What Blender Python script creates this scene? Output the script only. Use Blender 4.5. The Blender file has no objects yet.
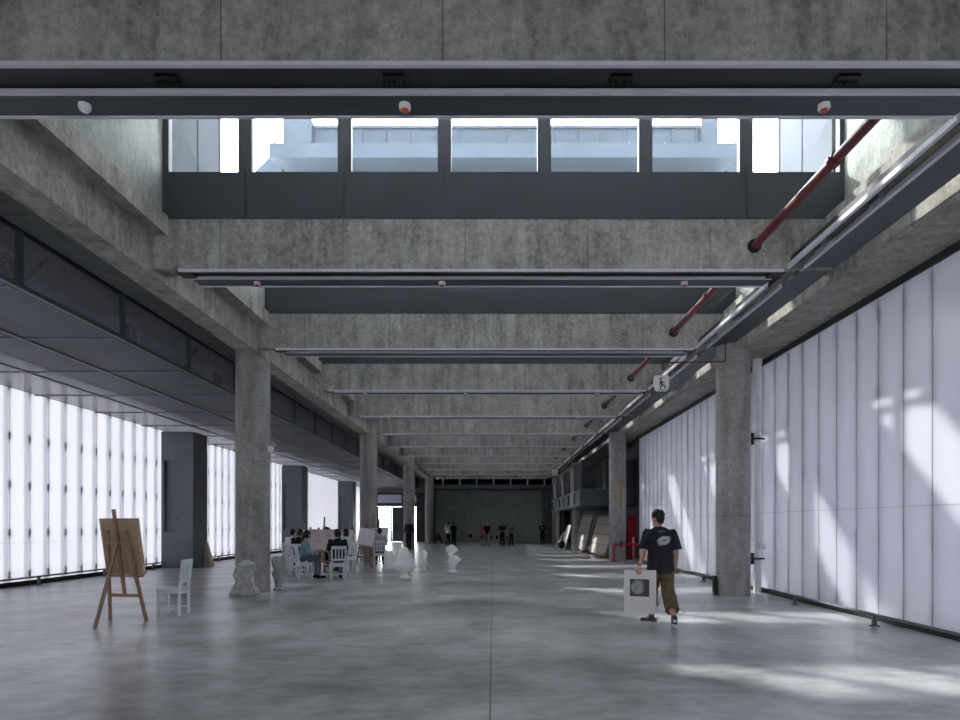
import bpy, bmesh, math, random
from mathutils import Vector, Matrix, Euler, noise as mnoise
R = math.radians
random.seed(7)
scene = bpy.context.scene
col = scene.collection

# ------------------------------------------------------------------ camera
cd = bpy.data.cameras.new('camera')
cam = bpy.data.objects.new('camera', cd)
col.objects.link(cam)
cam.location = (0, 0, 1.5)
cam.rotation_euler = (R(90), 0, 0)
cd.sensor_width = 36.0
cd.lens = 24.0
cd.shift_x = -13 / 960
cd.shift_y = 165 / 960
cd.clip_end = 400
scene.camera = cam

# ------------------------------------------------------------------ sky
world = bpy.data.worlds.new('sky')
scene.world = world
world.use_nodes = True
SUN_DIR = Vector((0.96, -1.03, -1.0)).normalized()      # the way the sunlight travels
wt = world.node_tree
bg = wt.nodes['Background']
tc = wt.nodes.new('ShaderNodeTexCoord')
dt = wt.nodes.new('ShaderNodeVectorMath'); dt.operation = 'DOT_PRODUCT'
wt.links.new(tc.outputs['Generated'], dt.inputs[0])
dt.inputs[1].default_value = -SUN_DIR
mr = wt.nodes.new('ShaderNodeMapRange')            # hazy sky, brighter towards the sun
mr.interpolation_type = 'SMOOTHERSTEP'
mr.inputs['From Min'].default_value = -0.5
mr.inputs['From Max'].default_value = 1.0
mr.inputs['To Min'].default_value = 2.2
mr.inputs['To Max'].default_value = 9.0
wt.links.new(dt.outputs['Value'], mr.inputs['Value'])
wt.links.new(mr.outputs[0], bg.inputs['Strength'])
bg.inputs['Color'].default_value = (0.93, 0.96, 1.0, 1)

# ------------------------------------------------------------------ sun
sd = bpy.data.lights.new('sun', 'SUN')
sd.energy = 11.0
sd.angle = R(1.6)
sd.color = (1.0, 0.97, 0.92)
sun = bpy.data.objects.new('sun', sd)
col.objects.link(sun)
sun.rotation_euler = SUN_DIR.to_track_quat('-Z', 'Y').to_euler()
sun.location = (-40, 60, 50)

# ------------------------------------------------------------------ exposure
vs = scene.view_settings
vs.view_transform = 'Standard'
vs.look = 'None'
vs.gamma = 1.0
vs.exposure = 1.05
vs.use_curve_mapping = False


# ================================================================== helpers
def lin(r, g, b):
    f = lambda c: c / 12.92 if c <= 0.04045 else ((c + 0.055) / 1.055) ** 2.4
    return (f(r / 255), f(g / 255), f(b / 255), 1)


class NT:
    """small wrapper to write node trees in a line each"""
    def __init__(self, name):
        self.m = bpy.data.materials.new(name)
        self.m.use_nodes = True
        self.t = self.m.node_tree
        self.t.nodes.clear()
        self.out = self.t.nodes.new('ShaderNodeOutputMaterial')

    def n(self, kind, ins=None, **attrs):
        nd = self.t.nodes.new('ShaderNode' + kind)
        for k, v in attrs.items():
            setattr(nd, k, v)
        for k, v in (ins or {}).items():
            s = nd.inputs[k]
            if isinstance(v, bpy.types.NodeSocket):
                self.t.links.new(v, s)
            else:
                s.default_value = v
        return nd

    def math(self, op, a, b=0.0, c=0.0):
        nd = self.n('Math', operation=op)
        for i, v in enumerate((a, b, c)):
            if isinstance(v, bpy.types.NodeSocket):
                self.t.links.new(v, nd.inputs[i])
            else:
                nd.inputs[i].default_value = v
        return nd.outputs[0]

    def mix(self, f, a, b, blend='MIX'):
        nd = self.n('Mix', data_type='RGBA', blend_type=blend)
        for i, v in ((0, f), (6, a), (7, b)):
            if isinstance(v, bpy.types.NodeSocket):
                self.t.links.new(v, nd.inputs[i])
            else:
                nd.inputs[i].default_value = v
        return nd.outputs[2]

    def coords(self, scale=(1, 1, 1), loc=(0, 0, 0)):
        tc = self.n('TexCoord')
        mp = self.n('Mapping', {'Vector': tc.outputs['Object'], 'Scale': scale, 'Location': loc})
        return mp.outputs[0]

    def noise(self, scale, detail=4.0, rough=0.55, stretch=(1, 1, 1), loc=(0, 0, 0)):
        return self.n('TexNoise', {'Vector': self.coords(stretch, loc), 'Scale': scale, 'Detail': detail,
                                   'Roughness': rough}).outputs['Fac']

    def ramp(self, f, lo, hi, a=0.0, b=1.0):
        return self.n('MapRange', {'Value': f, 'From Min': lo, 'From Max': hi, 'To Min': a, 'To Max': b}).outputs[0]

    def surf(self, s):
        self.t.links.new(s, self.out.inputs['Surface'])
        return self.m


def xyz(t):
    tc = t.n('TexCoord')
    return t.n('SeparateXYZ', {'Vector': tc.outputs['Object']}).outputs


def line_mask(t, v, spacing, offset, width):
    """1 on thin joint lines that repeat every spacing"""
    f = t.math('FRACT', t.math('DIVIDE', t.math('SUBTRACT', v, offset - spacing / 2), spacing))
    d = t.math('MULTIPLY', t.math('ABSOLUTE', t.math('SUBTRACT', f, 0.5)), spacing)
    return t.math('LESS_THAN', d, width / 2)


def concrete(name, base, joint=None, var=0.35, warm=0.0, rough=0.75):
    t = NT(name)
    big = t.noise(0.8, 5, 0.6)
    streak = t.noise(2.2, 6, 0.65, (1.6, 1.6, 0.25))
    fine = t.noise(16, 6, 0.7)
    pits = t.ramp(t.noise(22, 2, 0.5), 0.70, 0.74)
    stain = t.ramp(t.noise(1.4, 6, 0.7, (1, 1, 0.5), (3.1, 7.7, 1.3)), 0.55, 0.72)
    mid = t.noise(5.0, 8, 0.75, (1, 1, 0.6))
    v = t.math('ADD', t.math('ADD', t.math('MULTIPLY', big, 0.5), t.math('MULTIPLY', streak, 0.7)),
               t.math('ADD', t.math('MULTIPLY', fine, 0.75), t.math('MULTIPLY', mid, 0.7)))
    k = t.ramp(v, 1.08, 1.56, 1 - var * 1.25, 1 + var * 1.25)
    c = t.n('VectorMath', {0: base[:3], 'Scale': k}, operation='SCALE').outputs[0]
    c = t.mix(t.math('MULTIPLY', stain, 0.35), c, (base[0] * 0.55, base[1] * 0.54, base[2] * 0.50, 1))
    if warm:
        wm = t.ramp(t.noise(0.9, 5, 0.6, (1, 1, 0.4), (9, 2, 4)), 0.5, 0.7)
        c = t.mix(t.math('MULTIPLY', wm, warm), c, (base[0] * 0.95, base[1] * 0.83, base[2] * 0.62, 1))
    c = t.mix(t.math('MULTIPLY', pits, 0.55), c, (0.03, 0.03, 0.03, 1))
    if joint:
        for ax, sp, off, w in joint:
            c = t.mix(t.math('MULTIPLY', line_mask(t, xyz(t)[ax], sp, off, w), 0.6 if ax != 2 else 0.4), c, (0.03, 0.03, 0.03, 1))
    bump = t.n('Bump', {'Height': t.math('ADD', fine, t.math('MULTIPLY', streak, 0.5)), 'Strength': 0.25, 'Distance': 0.02})
    p = t.n('BsdfPrincipled', {'Base Color': c, 'Roughness': rough, 'Normal': bump.outputs[0]})
    p.inputs['Specular IOR Level'].default_value = 0.3
    return t.surf(p.outputs[0])


def plain(name, c, rough=0.6, metal=0.0, var=0.12, scale=6.0, spec=0.4, bump=0.0):
    t = NT(name)
    n = t.noise(scale, 5, 0.6)
    k = t.ramp(n, 0.3, 0.7, 1 - var, 1 + var)
    cc = t.n('VectorMath', {0: c[:3], 'Scale': k}, operation='SCALE').outputs[0]
    p = t.n('BsdfPrincipled', {'Base Color': cc, 'Roughness': rough, 'Metallic': metal})
    p.inputs['Specular IOR Level'].default_value = spec
    if bump:
        b = t.n('Bump', {'Height': t.noise(scale * 6, 4), 'Strength': bump, 'Distance': 0.01})
        t.t.links.new(b.outputs[0], p.inputs['Normal'])
    return t.surf(p.outputs[0])


def wood(name, c, axis=2):
    t = NT(name)
    st = [14, 14, 14]
    st[axis] = 0.9
    g = t.noise(2.0, 6, 0.6, tuple(st))
    k = t.ramp(g, 0.3, 0.7, 0.7, 1.25)
    cc = t.n('VectorMath', {0: c[:3], 'Scale': k}, operation='SCALE').outputs[0]
    p = t.n('BsdfPrincipled', {'Base Color': cc, 'Roughness': 0.6})
    return t.surf(p.outputs[0])


def translucent_sheet(name, c, t_amt, refl):
    """ribbed multiwall plastic sheet that scatters the daylight behind it"""
    t = NT(name)
    yy = xyz(t)[1]
    rib = t.n('TexWave', {'Vector': t.coords((0, 1, 0)), 'Scale': 9.0, 'Distortion': 0.0}, bands_direction='Y').outputs['Fac']
    k = t.math('MULTIPLY', t.ramp(rib, 0, 1, 0.965, 1.02), t.ramp(t.noise(0.7, 3, 0.5, (1, 1, 0.3)), 0.3, 0.7, 0.94, 1.04))
    tc = t.n('VectorMath', {0: (c[0] * t_amt, c[1] * t_amt, c[2] * t_amt), 'Scale': k}, operation='SCALE').outputs[0]
    tr = t.n('BsdfTranslucent', {'Color': tc})
    df = t.n('BsdfDiffuse', {'Color': (c[0] * refl, c[1] * refl, c[2] * refl, 1)})
    add = t.n('AddShader', {0: tr.outputs[0], 1: df.outputs[0]})
    gl = t.n('BsdfGlossy', {'Color': (1, 1, 1, 1), 'Roughness': 0.4})
    fr = t.n('Fresnel', {'IOR': 1.35})
    mx = t.n('MixShader', {0: t.math('MULTIPLY', fr.outputs[0], 0.25), 1: add.outputs[0], 2: gl.outputs[0]})
    return t.surf(mx.outputs[0])


def see_through(name, c, open_amt, rough=0.6):
    """perforated metal mesh: holes and strands"""
    t = NT(name)
    # staggered holes, finer than a pixel at a distance
    cc = t.coords()
    s = t.n('SeparateXYZ', {'Vector': cc}).outputs
    a = t.math('SINE', t.math('MULTIPLY', t.math('ADD', t.math('ADD', s[0], s[2]), s[1]), 105.0))
    b = t.math('SINE', t.math('MULTIPLY', t.math('SUBTRACT', t.math('ADD', s[0], s[2]), s[1]), 105.0))
    hole = t.ramp(t.math('MULTIPLY', a, b), -0.5, 0.5, open_amt - 0.22, open_amt + 0.22)
    df = t.n('BsdfPrincipled', {'Base Color': c, 'Roughness': rough, 'Metallic': 0.3})
    tr = t.n('BsdfTransparent', {'Color': (1, 1, 1, 1)})
    mx = t.n('MixShader', {0: hole, 1: df.outputs[0], 2: tr.outputs[0]})
    return t.surf(mx.outputs[0])


def pane_mat(name, tint, rough=0.05):
    t = NT(name)
    tr = t.n('BsdfTransparent', {'Color': tint})
    gl = t.n('BsdfGlossy', {'Color': (1, 1, 1, 1), 'Roughness': rough})
    fr = t.n('Fresnel', {'IOR': 1.45})
    mx = t.n('MixShader', {0: t.math('MULTIPLY', fr.outputs[0], 0.7), 1: tr.outputs[0], 2: gl.outputs[0]})
    return t.surf(mx.outputs[0])


class MB:
    """collects simple solids into one mesh"""
    def __init__(self):
        self.v, self.f, self.smooth = [], [], []

    def _add(self, vs, fs, sm=False):
        o = len(self.v)
        self.v += [tuple(p) for p in vs]
        self.f += [tuple(i + o for i in f) for f in fs]
        self.smooth += [sm] * len(fs)
        return self

    def box(self, x0, x1, y0, y1, z0, z1):
        x0, x1 = min(x0, x1), max(x0, x1); y0, y1 = min(y0, y1), max(y0, y1); z0, z1 = min(z0, z1), max(z0, z1)
        vs = [(x0, y0, z0), (x1, y0, z0), (x1, y1, z0), (x0, y1, z0), (x0, y0, z1), (x1, y0, z1), (x1, y1, z1), (x0, y1, z1)]
        return self._add(vs, [(0, 3, 2, 1), (4, 5, 6, 7), (0, 1, 5, 4), (1, 2, 6, 5), (2, 3, 7, 6), (3, 0, 4, 7)])

    def bar(self, a, b, w, d=None, up=(0, 0, 1)):
        """square-section bar from a to b"""
        d = d or w
        a, b = Vector(a), Vector(b)
        z = (b - a).normalized()
        u = Vector(up)
        if abs(z.dot(u)) > 0.95:
            u = Vector((0, 1, 0))
        x = z.cross(u).normalized() * (w / 2)
        y = z.cross(x).normalized() * (d / 2)
        vs = [p + sx * x + sy * y for p in (a, b) for sx, sy in ((-1, -1), (1, -1), (1, 1), (-1, 1))]
        return self._add(vs, [(0, 3, 2, 1), (4, 5, 6, 7), (0, 1, 5, 4), (1, 2, 6, 5), (2, 3, 7, 6), (3, 0, 4, 7)])

    def cyl(self, a, b, r, r2=None, n=20, caps=True):
        r2 = r if r2 is None else r2
        a, b = Vector(a), Vector(b)
        z = (b - a).normalized()
        u = Vector((1, 0, 0)) if abs(z.x) < 0.9 else Vector((0, 1, 0))
        x = z.cross(u).normalized()
        y = z.cross(x)
        vs = []
        for p, rr in ((a, r), (b, r2)):
            vs += [p + rr * (math.cos(2 * math.pi * i / n) * x + math.sin(2 * math.pi * i / n) * y) for i in range(n)]
        self._add(vs, [(i, (i + 1) % n, n + (i + 1) % n, n + i) for i in range(n)], True)
        if caps:
            o = len(self.v) - 2 * n
            self.f += [tuple(o + i for i in reversed(range(n))), tuple(o + n + i for i in range(n))]
            self.smooth += [False, False]
        return self

    def lathe(self, c, prof, n=24):
        """prof: (radius, z) pairs about a vertical axis through c"""
        c = Vector(c)
        k = len(prof)
        vs = [c + Vector((r * math.cos(2 * math.pi * i / n), r * math.sin(2 * math.pi * i / n), z)) for r, z in prof for i in range(n)]
        fs = [(j * n + i, j * n + (i + 1) % n, (j + 1) * n + (i + 1) % n, (j + 1) * n + i) for j in range(k - 1) for i in range(n)]
        self._add(vs, fs, True)
        o = len(self.v) - k * n
        self.f += [tuple(o + i for i in reversed(range(n))), tuple(o + (k - 1) * n + i for i in range(n))]
        self.smooth += [False, False]
        return self

    def prism(self, pts, axis, a, b):
        """pts: 2D outline in the plane across axis ('x','y','z'), extruded from a to b"""
        def P(p, t):
            return {'x': (t, p[0], p[1]), 'y': (p[0], t, p[1]), 'z': (p[0], p[1], t)}[axis]
        n = len(pts)
        vs = [P(p, a) for p in pts] + [P(p, b) for p in pts]
        return self._add(vs, [tuple(reversed(range(n))), tuple(range(n, 2 * n))] + [(i, (i + 1) % n, n + (i + 1) % n, n + i) for i in range(n)])

    def quad(self, a, b, c, d):
        return self._add([a, b, c, d], [(0, 1, 2, 3)])

    def ell(self, c, r, n=16, m=10, rot=None):
        c = Vector(c)
        r = (r, r, r) if isinstance(r, (int, float)) else r
        q = rot.to_matrix() if rot else Matrix.Identity(3)
        vs = []
        for j in range(m + 1):
            ph = math.pi * j / m
            for i in range(n):
                th = 2 * math.pi * i / n
                vs.append(c + q @ Vector((r[0] * math.sin(ph) * math.cos(th), r[1] * math.sin(ph) * math.sin(th), r[2] * math.cos(ph))))
        return self._add(vs, [(j * n + i, (j + 1) * n + i, (j + 1) * n + (i + 1) % n, j * n + (i + 1) % n) for j in range(m) for i in range(n)], True)

    def mesh(self, name, mat, bevel=0.0):
        me = bpy.data.meshes.new(name)
        me.from_pydata(self.v, [], self.f)
        bm = bmesh.new(); bm.from_mesh(me)
        for f, s in zip(bm.faces, self.smooth):
            f.smooth = s
        bmesh.ops.remove_doubles(bm, verts=bm.verts, dist=1e-6) if any(self.smooth) else None
        bmesh.ops.recalc_face_normals(bm, faces=bm.faces)
        if bevel:
            bmesh.ops.bevel(bm, geom=[e for e in bm.edges if e.is_manifold and e.calc_face_angle(0) > 0.6], offset=bevel,
                            segments=2, affect='EDGES', clamp_overlap=True)
        bm.to_mesh(me); bm.free()
        if mat:
            me.materials.append(mat)
        me.set_sharp_from_angle(angle=R(40))
        return me

    def build(self, name, mat, parent=None, bevel=0.0, **tags):
        o = bpy.data.objects.new(name, self.mesh(name, mat, bevel))
        col.objects.link(o)
        if parent is not None:
            o.parent = parent
        for k, v in tags.items():
            o[k] = v
        return o


def thing(name, label, cat, loc=(0, 0, 0), rz=0.0, group=None):
    o = bpy.data.objects.new(name, None)
    o.empty_display_size = 0.1
    col.objects.link(o)
    o.location = loc
    o.rotation_euler = (0, 0, rz)
    o['label'] = label
    o['category'] = cat
    if group:
        o['group'] = group
    return o


def struct(name, mb, mat, parent=None, bevel=0.0):
    o = mb.build(name, mat, parent, bevel)
    if parent is None:
        o['kind'] = 'structure'
    return o


def dup(root, loc, rz, label, group=None):
    r = root.copy(); col.objects.link(r)
    r.location = loc; r.rotation_euler = (0, 0, rz)
    r['label'] = label
    if group:
        r['group'] = group
    for ch in list(root.children):
        c = ch.copy(); col.objects.link(c); c.parent = r
        for g in list(ch.children):
            d = g.copy(); col.objects.link(d); d.parent = c
    return r


def ordinal(i):
    return ['first', 'second', 'third', 'fourth', 'fifth', 'sixth', 'seventh', 'eighth', 'ninth', 'tenth', 'eleventh', 'twelfth', 'thirteenth'][i]


# ================================================================== materials
M = {}
M['beam'] = concrete('board marked concrete', lin(144, 143, 140), joint=[(0, 1.81, -0.41, 0.012)], var=0.42)
M['edge_beam'] = concrete('edge beam concrete', lin(147, 145, 140), joint=[(1, 1.83, 0.6, 0.012)], var=0.42, warm=0.25)
M['column'] = concrete('column concrete', lin(150, 149, 147), joint=[(2, 1.22, 0.47, 0.012)], var=0.28)
M['render'] = concrete('smooth trowelled concrete', lin(150, 156, 152), var=0.3, warm=0.1)
M['dark_wall'] = concrete('dark end wall paint', lin(172, 178, 176), joint=[(2, 0.4, 0.1, 0.01)], var=0.15)
M['grey_wall'] = concrete('grey wall concrete', lin(104, 106, 108), var=0.2)
M['slab'] = concrete('roof slab concrete', lin(120, 122, 122), var=0.2)
M['steel'] = plain('blue grey painted steel', lin(60, 68, 75), 0.45, 0.0, 0.08, 2.0, 0.4)
M['steel_dark'] = plain('dark painted steel', lin(44, 47, 52), 0.5, 0.0, 0.1, 2.0, 0.4)
M['steel_black'] = plain('black steel', lin(30, 31, 34), 0.5, 0.0, 0.1, 3.0, 0.4)
M['alu'] = plain('silver aluminium rail', lin(200, 198, 208), 0.45, 0.0, 0.06, 3.0, 0.5)
M['galv'] = plain('galvanised pipe', lin(150, 152, 158), 0.4, 0.5, 0.1, 6.0, 0.5)
M['pier'] = plain('grey pier cladding', lin(98, 101, 110), 0.55, 0.0, 0.08, 1.5)
M['zinc_far'] = plain('weathered zinc facade', lin(68, 78, 89), 0.7, 0.0, 0.12, 0.3, 0.1)
M['parapet'] = plain('dull parapet sheet', lin(58, 63, 69), 0.8, 0.0, 0.15, 0.7, 0.05)
M['zinc'] = plain('pale zinc sheet', lin(176, 190, 204), 0.5, 0.1, 0.1, 0.8)
M['roof'] = plain('light roof lining', lin(225, 225, 225), 0.7, 0.0, 0.08)
M['mesh'] = see_through('metal mesh', lin(118, 119, 126), 0.48)
M['mesh_side'] = see_through('metal mesh side', lin(150, 152, 160), 0.60)
M['rail_mesh'] = see_through('balcony mesh', lin(48, 50, 56), 0.45)
M['sheet_left'] = translucent_sheet('translucent sheet west', (0.905, 0.90, 1.0), 0.069, 0.40)
M['sheet_right'] = translucent_sheet('translucent sheet east', (0.82, 0.825, 1.0), 0.066, 0.52)
M['joint'] = translucent_sheet('translucent joint strip', (0.86, 0.86, 1.0), 0.035, 0.35)
M['glass'] = pane_mat('clear glass', (0.95, 0.96, 0.96, 1))
M['dark_glass'] = pane_mat('smoked glass', (0.22, 0.24, 0.27, 1))
M['white_pvc'] = plain('white plastic', lin(222, 222, 224), 0.4, 0.0, 0.04)
M['red_paint'] = plain('dark red pipe paint', lin(98, 34, 40), 0.4, 0.0, 0.15, 4.0, 0.5)
M['red_bright'] = plain('bright red paint', lin(188, 14, 34), 0.4, 0.0, 0.08)
M['red_lens'] = plain('red lens', lin(190, 70, 62), 0.35, 0.0, 0.05)
M['black'] = plain('black plastic', lin(24, 24, 27), 0.5, 0.0, 0.1)
M['ground'] = plain('pale outdoor paving', lin(176, 176, 174), 0.9, 0.0, 0.1, 0.3)


def floor_mat():
    t = NT('polished concrete floor')
    b1 = t.noise(0.35, 5, 0.6)
    b2 = t.noise(1.3, 6, 0.6, (1, 0.7, 1))
    b3 = t.noise(5.0, 4, 0.55, (0.7, 1.3, 1))
    b4 = t.noise(0.8, 5, 0.6, (0.6, 1.4, 1), (5, 3, 1))
    v = t.math('ADD', t.math('ADD', t.math('MULTIPLY', b1, 0.6), b2), t.math('ADD', t.math('MULTIPLY', b3, 0.6), t.math('MULTIPLY', b4, 0.7)))
    k = t.ramp(v, 1.20, 1.72, 0.50, 1.52)
    base = lin(158, 160, 163)
    c = t.n('VectorMath', {0: base[:3], 'Scale': k}, operation='SCALE').outputs[0]
    s = xyz(t)
    j = t.math('LESS_THAN', t.math('ABSOLUTE', t.math('ADD', s[0], 0.023)), 0.006)
    j2 = line_mask(t, s[1], 6.36, 7.35, 0.008)
    c = t.mix(t.math('MULTIPLY', j, 0.9), c, (0.02, 0.02, 0.02, 1))
    c = t.mix(t.math('MULTIPLY', j2, 0.35), c, (0.05, 0.05, 0.05, 1))
    ro = t.ramp(b1, 0.2, 0.8, 0.27, 0.34)
    p = t.n('BsdfPrincipled', {'Base Color': c, 'Roughness': ro})
    p.inputs['Specular IOR Level'].default_value = 0.5
    return t.surf(p.outputs[0])


M['floor'] = floor_mat()

# ================================================================== the shell
Y0, Y1 = -7.0, 58.0
XL, XR = -11.6, 6.1
NB = 13                                        # concrete beams across the hall, last roof bay added to light the end
YB = [0.98 + 4.24 * n for n in range(0, NB + 1)]   # YB[1] is the first beam in view

struct('floor', MB().box(-12.2, 8.2, Y0 - 0.2, Y1 + 0.3, -0.2, 0.0), M['floor'])
struct('ground', MB().box(-150, 150, -120, 200, -0.5, -0.25), M['ground'])

# columns
for k in range(4):
    for s in (-1, 1):
        y = 13.7 + 12.72 * k
        x, r = 5.14 * s, 0.35
        if k == 0 and s < 0:
            x, y, r = -5.40, 14.40, 0.37
        struct('column', MB().cyl((x, y, 0), (x, y, 5.8), r, n=48), M['column'])

# edge beams along both sides
struct('edge_beam', MB().box(-5.44, -5.03, Y0, Y1, 5.2, 6.06), M['edge_beam'])
struct('edge_beam', MB().box(5.18, 6.12, Y0, Y1, 5.2, 6.06), M['edge_beam'])

# cross beams, ledges
for n in range(1, NB + 1):
    struct('cross_beam', MB().box(-5.05, 5.2, YB[n], YB[n] + 0.45, 5.36, 6.02).box(-5.05, 5.2, YB[n], YB[n] + 0.05, 5.285, 5.36), M['beam'])
for n in range(1, NB):
    struct('ledge_slab', MB().box(-5.04, -4.80, YB[n] + 0.76, YB[n + 1] + 0.0, 5.77, 6.06), M['edge_beam'])
    struct('ledge_slab', MB().box(4.92, 5.19, YB[n] + 0.76, YB[n + 1] + 0.0, 5.77, 6.06), M['edge_beam'])

# roof monitors: cheek walls, sloping roof, clerestory window facing away from the camera
ZS, ZT = 6.72, 8.05                            # window sill and head
MULL = [-3.67, -2.2, -0.72, 0.76, 2.26, 3.75]
for n in range(1, NB):
    a, b = YB[n] + 0.45, YB[n + 1]
    for s, x in ((-1, -4.89), (1, 5.20)):
        out = [(a, 6.04), (b + 0.12, 6.04), (b + 0.12, ZT + 0.1), (a, 6.35)]
        struct('wall_monitor', MB().prism(out, 'x', x, x + 0.12 * s), M['render'])
    struct('roof', MB().prism([(a - 0.1, 6.15), (b + 0.2, ZT + 0.02), (b + 0.2, ZT + 0.16), (a - 0.1, 6.29)], 'x', -5.0, 5.33), M['roof'])
    # upstand panel over the beam behind, in steel sheets
    up = MB()
    xs = [-4.89] + MULL + [5.20]
    for x0, x1 in zip(xs[:-1], xs[1:]):
        up.box(x0 + 0.004, x1 - 0.004, b + 0.0, b + 0.05, 6.03, ZS)
    up.box(-4.89, 5.20, b + 0.012, b + 0.16, 6.02, ZS - 0.004)
    struct('trim_upstand', up, M['steel'])
    fr = MB()
    for x in MULL:
        fr.box(x - 0.1, x + 0.1, b + 0.01, b + 0.11, ZS, ZT)
    fr.box(-4.89, -4.80, b + 0.01, b + 0.11, ZS, ZT).box(5.13, 5.20, b + 0.01, b + 0.11, ZS, ZT)
    fr.box(-4.89, 5.20, b + 0.01, b + 0.11, ZT - 0.08, ZT + 0.02)
    w = struct('window_%d' % n, fr, M['steel'])
    xs = [-4.80] + MULL + [5.13]
    for i, (x0, x1) in enumerate(zip(xs[:-1], xs[1:])):
        MB().box(x0 + (0.1 if i else 0), x1 - (0.1 if i < len(xs) - 2 else 0), b + 0.055, b + 0.063, ZS, ZT - 0.08).build('pane', M['glass'], w)

# roof over the aisles, over the near bay and the far end
struct('roof_slab', MB().box(-12.2, -5.0, Y0, Y1, 6.06, 6.3), M['slab'])
struct('roof_slab', MB().box(5.2, 8.2, Y0, Y1, 6.06, 6.3), M['slab'])
struct('roof_slab', MB().box(-5.0, 5.2, Y0, YB[1] + 0.40, 6.03, 6.3), M['slab'])
struct('roof_slab', MB().box(-5.0, 5.2, YB[NB] + 0.2, Y1, 6.03, 6.3), M['slab'])

# parapets on the roof just outside the nearest clerestory
for s, x in ((-1, -4.9), (1, 5.13)):
    t = MB().box(x, x + 0.1 * s, YB[2] + 0.2, YB[2] + 2.05, 6.0, 9.4)
    for y in (0.2, 1.15, 1.98):
        t.box(x - 0.015 * s, x, YB[2] + y, YB[2] + y + 0.05, 6.0, 9.4)
    struct('wall_parapet', t, M['parapet'])

# back wall behind the camera, end wall
wb = MB().box(-12.2, -4.9, Y0 - 0.2, Y0, 0, 6.3).box(5.0, 8.2, Y0 - 0.2, Y0, 0, 6.3).box(-4.9, 5.0, Y0 - 0.2, Y0, 3.46, 6.3)
struct('wall_back', wb, M['grey_wall'])
fr = MB()
for i in range(7):
    x = -4.9 + 9.9 * i / 6
    fr.box(x - 0.04, x + 0.04, Y0 - 0.15, Y0 - 0.05, 0, 3.46)
fr.box(-4.9, 5.0, Y0 - 0.15, Y0 - 0.05, 2.6, 2.7).box(-4.9, 5.0, Y0 - 0.15, Y0 - 0.05, 0, 0.06)
w = struct('window_21', fr, M['steel_dark'])  # unseen glazing added behind the camera to light the near end
for i in range(6):
    MB().box(-4.86 + 9.9 * i / 6, -4.94 + 9.9 * (i + 1) / 6, Y0 - 0.105, Y0 - 0.095, 0.06, 3.46).build('pane', M['glass'], w)
struct('wall_end', MB().box(-5.6, 8.2, Y1, Y1 + 0.25, 0, 6.3), M['dark_wall'])
struct('wall_end', MB().box(-12.2, -5.6, 56.9, 57.1, 4.35, 6.3), M['grey_wall'])
struct('wall_end_return', MB().box(-5.6, -5.25, 52.5, Y1, 0, 5.2), M['grey_wall'])
struct('wall_end_return', MB().box(4.45, 6.2, 55.6, Y1, 0, 5.2), M['grey_wall'])


def light_wall(name, x, out, y0, y1, z0, z1, sheet, pitch, first, levels, x_gap, w_stud, clip_gap=0.012):
    """translucent sheet inside, steel studs and clips standing behind it"""
    o = struct(name, MB().quad((x, y0, z0), (x, y1, z0), (x, y1, z1), (x, y0, z1)), sheet)
    y = first
    st = MB(); cl = MB()
    while y < y1:
        if y > y0:
            st.box(x + out * x_gap, x + out * (x_gap + 0.08), y - w_stud / 2, y + w_stud / 2, z0, z1)
            for z in levels:
                if z0 < z < z1:
                    cl.box(x + out * clip_gap, x + out * (x_gap + 0.02), y - 0.05, y + 0.05, z - 0.085, z + 0.085)
        y += pitch
    jt = MB()
    y = first
    while y < y1:
        if y > y0:
            jt.box(x - out * 0.004, x - out * 0.001, y - 0.006, y + 0.006, z0, z1)
        y += pitch
    jt.box(x - out * 0.004, x - out * 0.001, y0, y1, 1.77 if out > 0 else 1.06, 1.778 if out > 0 else 1.067)
    jt.build('joint', M['joint'], o)
    st.build('stud', M['galv'], o)
    cl.build('clip', M['steel_dark'], o)
    return o


LV = [0.3, 1.32, 2.49, 3.66, 4.84]
light_wall('wall_left', XL, -1, Y0, 56.9, 0.12, 5.6, M['sheet_left'], 0.673, 15.36 - 0.673 * 40, LV, 0.08, 0.07)
light_wall('wall_right', XR, 1, Y0, 26.75, 0.06, 5.14, M['sheet_right'], 0.62, 8.885 - 0.62 * 30, LV, 0.05, 0.07, 0.010)
struct('baseboard_left', MB().box(XL - 0.2, XL + 0.03, Y0, 56.9, 0, 0.12), M['steel_black'])
struct('baseboard_right', MB().box(XR - 0.10, XR + 0.2, Y0, 26.75, 0, 0.075), M['steel_black'])
struct('trim_1', MB().box(XR - 0.04, XR + 0.25, Y0, 26.75, 5.09, 5.22), M['steel_dark'])
struct('trim_2', MB().box(XL - 0.2, XL + 0.04, Y0, 56.9, 5.55, 6.1), M['steel_dark'])
# recessed store beyond the light wall on the right
struct('wall_right_store', MB().box(6.75, 6.95, 26.7, Y1, 0, 6.1), M['grey_wall'])
struct('trim_3', MB().box(6.03, 6.22, 26.70, 26.86, 0, 5.2), M['steel_dark'])
struct('wall_right_return', MB().box(6.2, 7.0, 26.62, 26.8, 0, 6.1), M['grey_wall'])

# dark slab edge and plenum roof over the left aisle
struct('ceiling_left', MB().box(-11.6, -5.46, Y0, 56.9, 5.6, 5.75), M['slab'])

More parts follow.
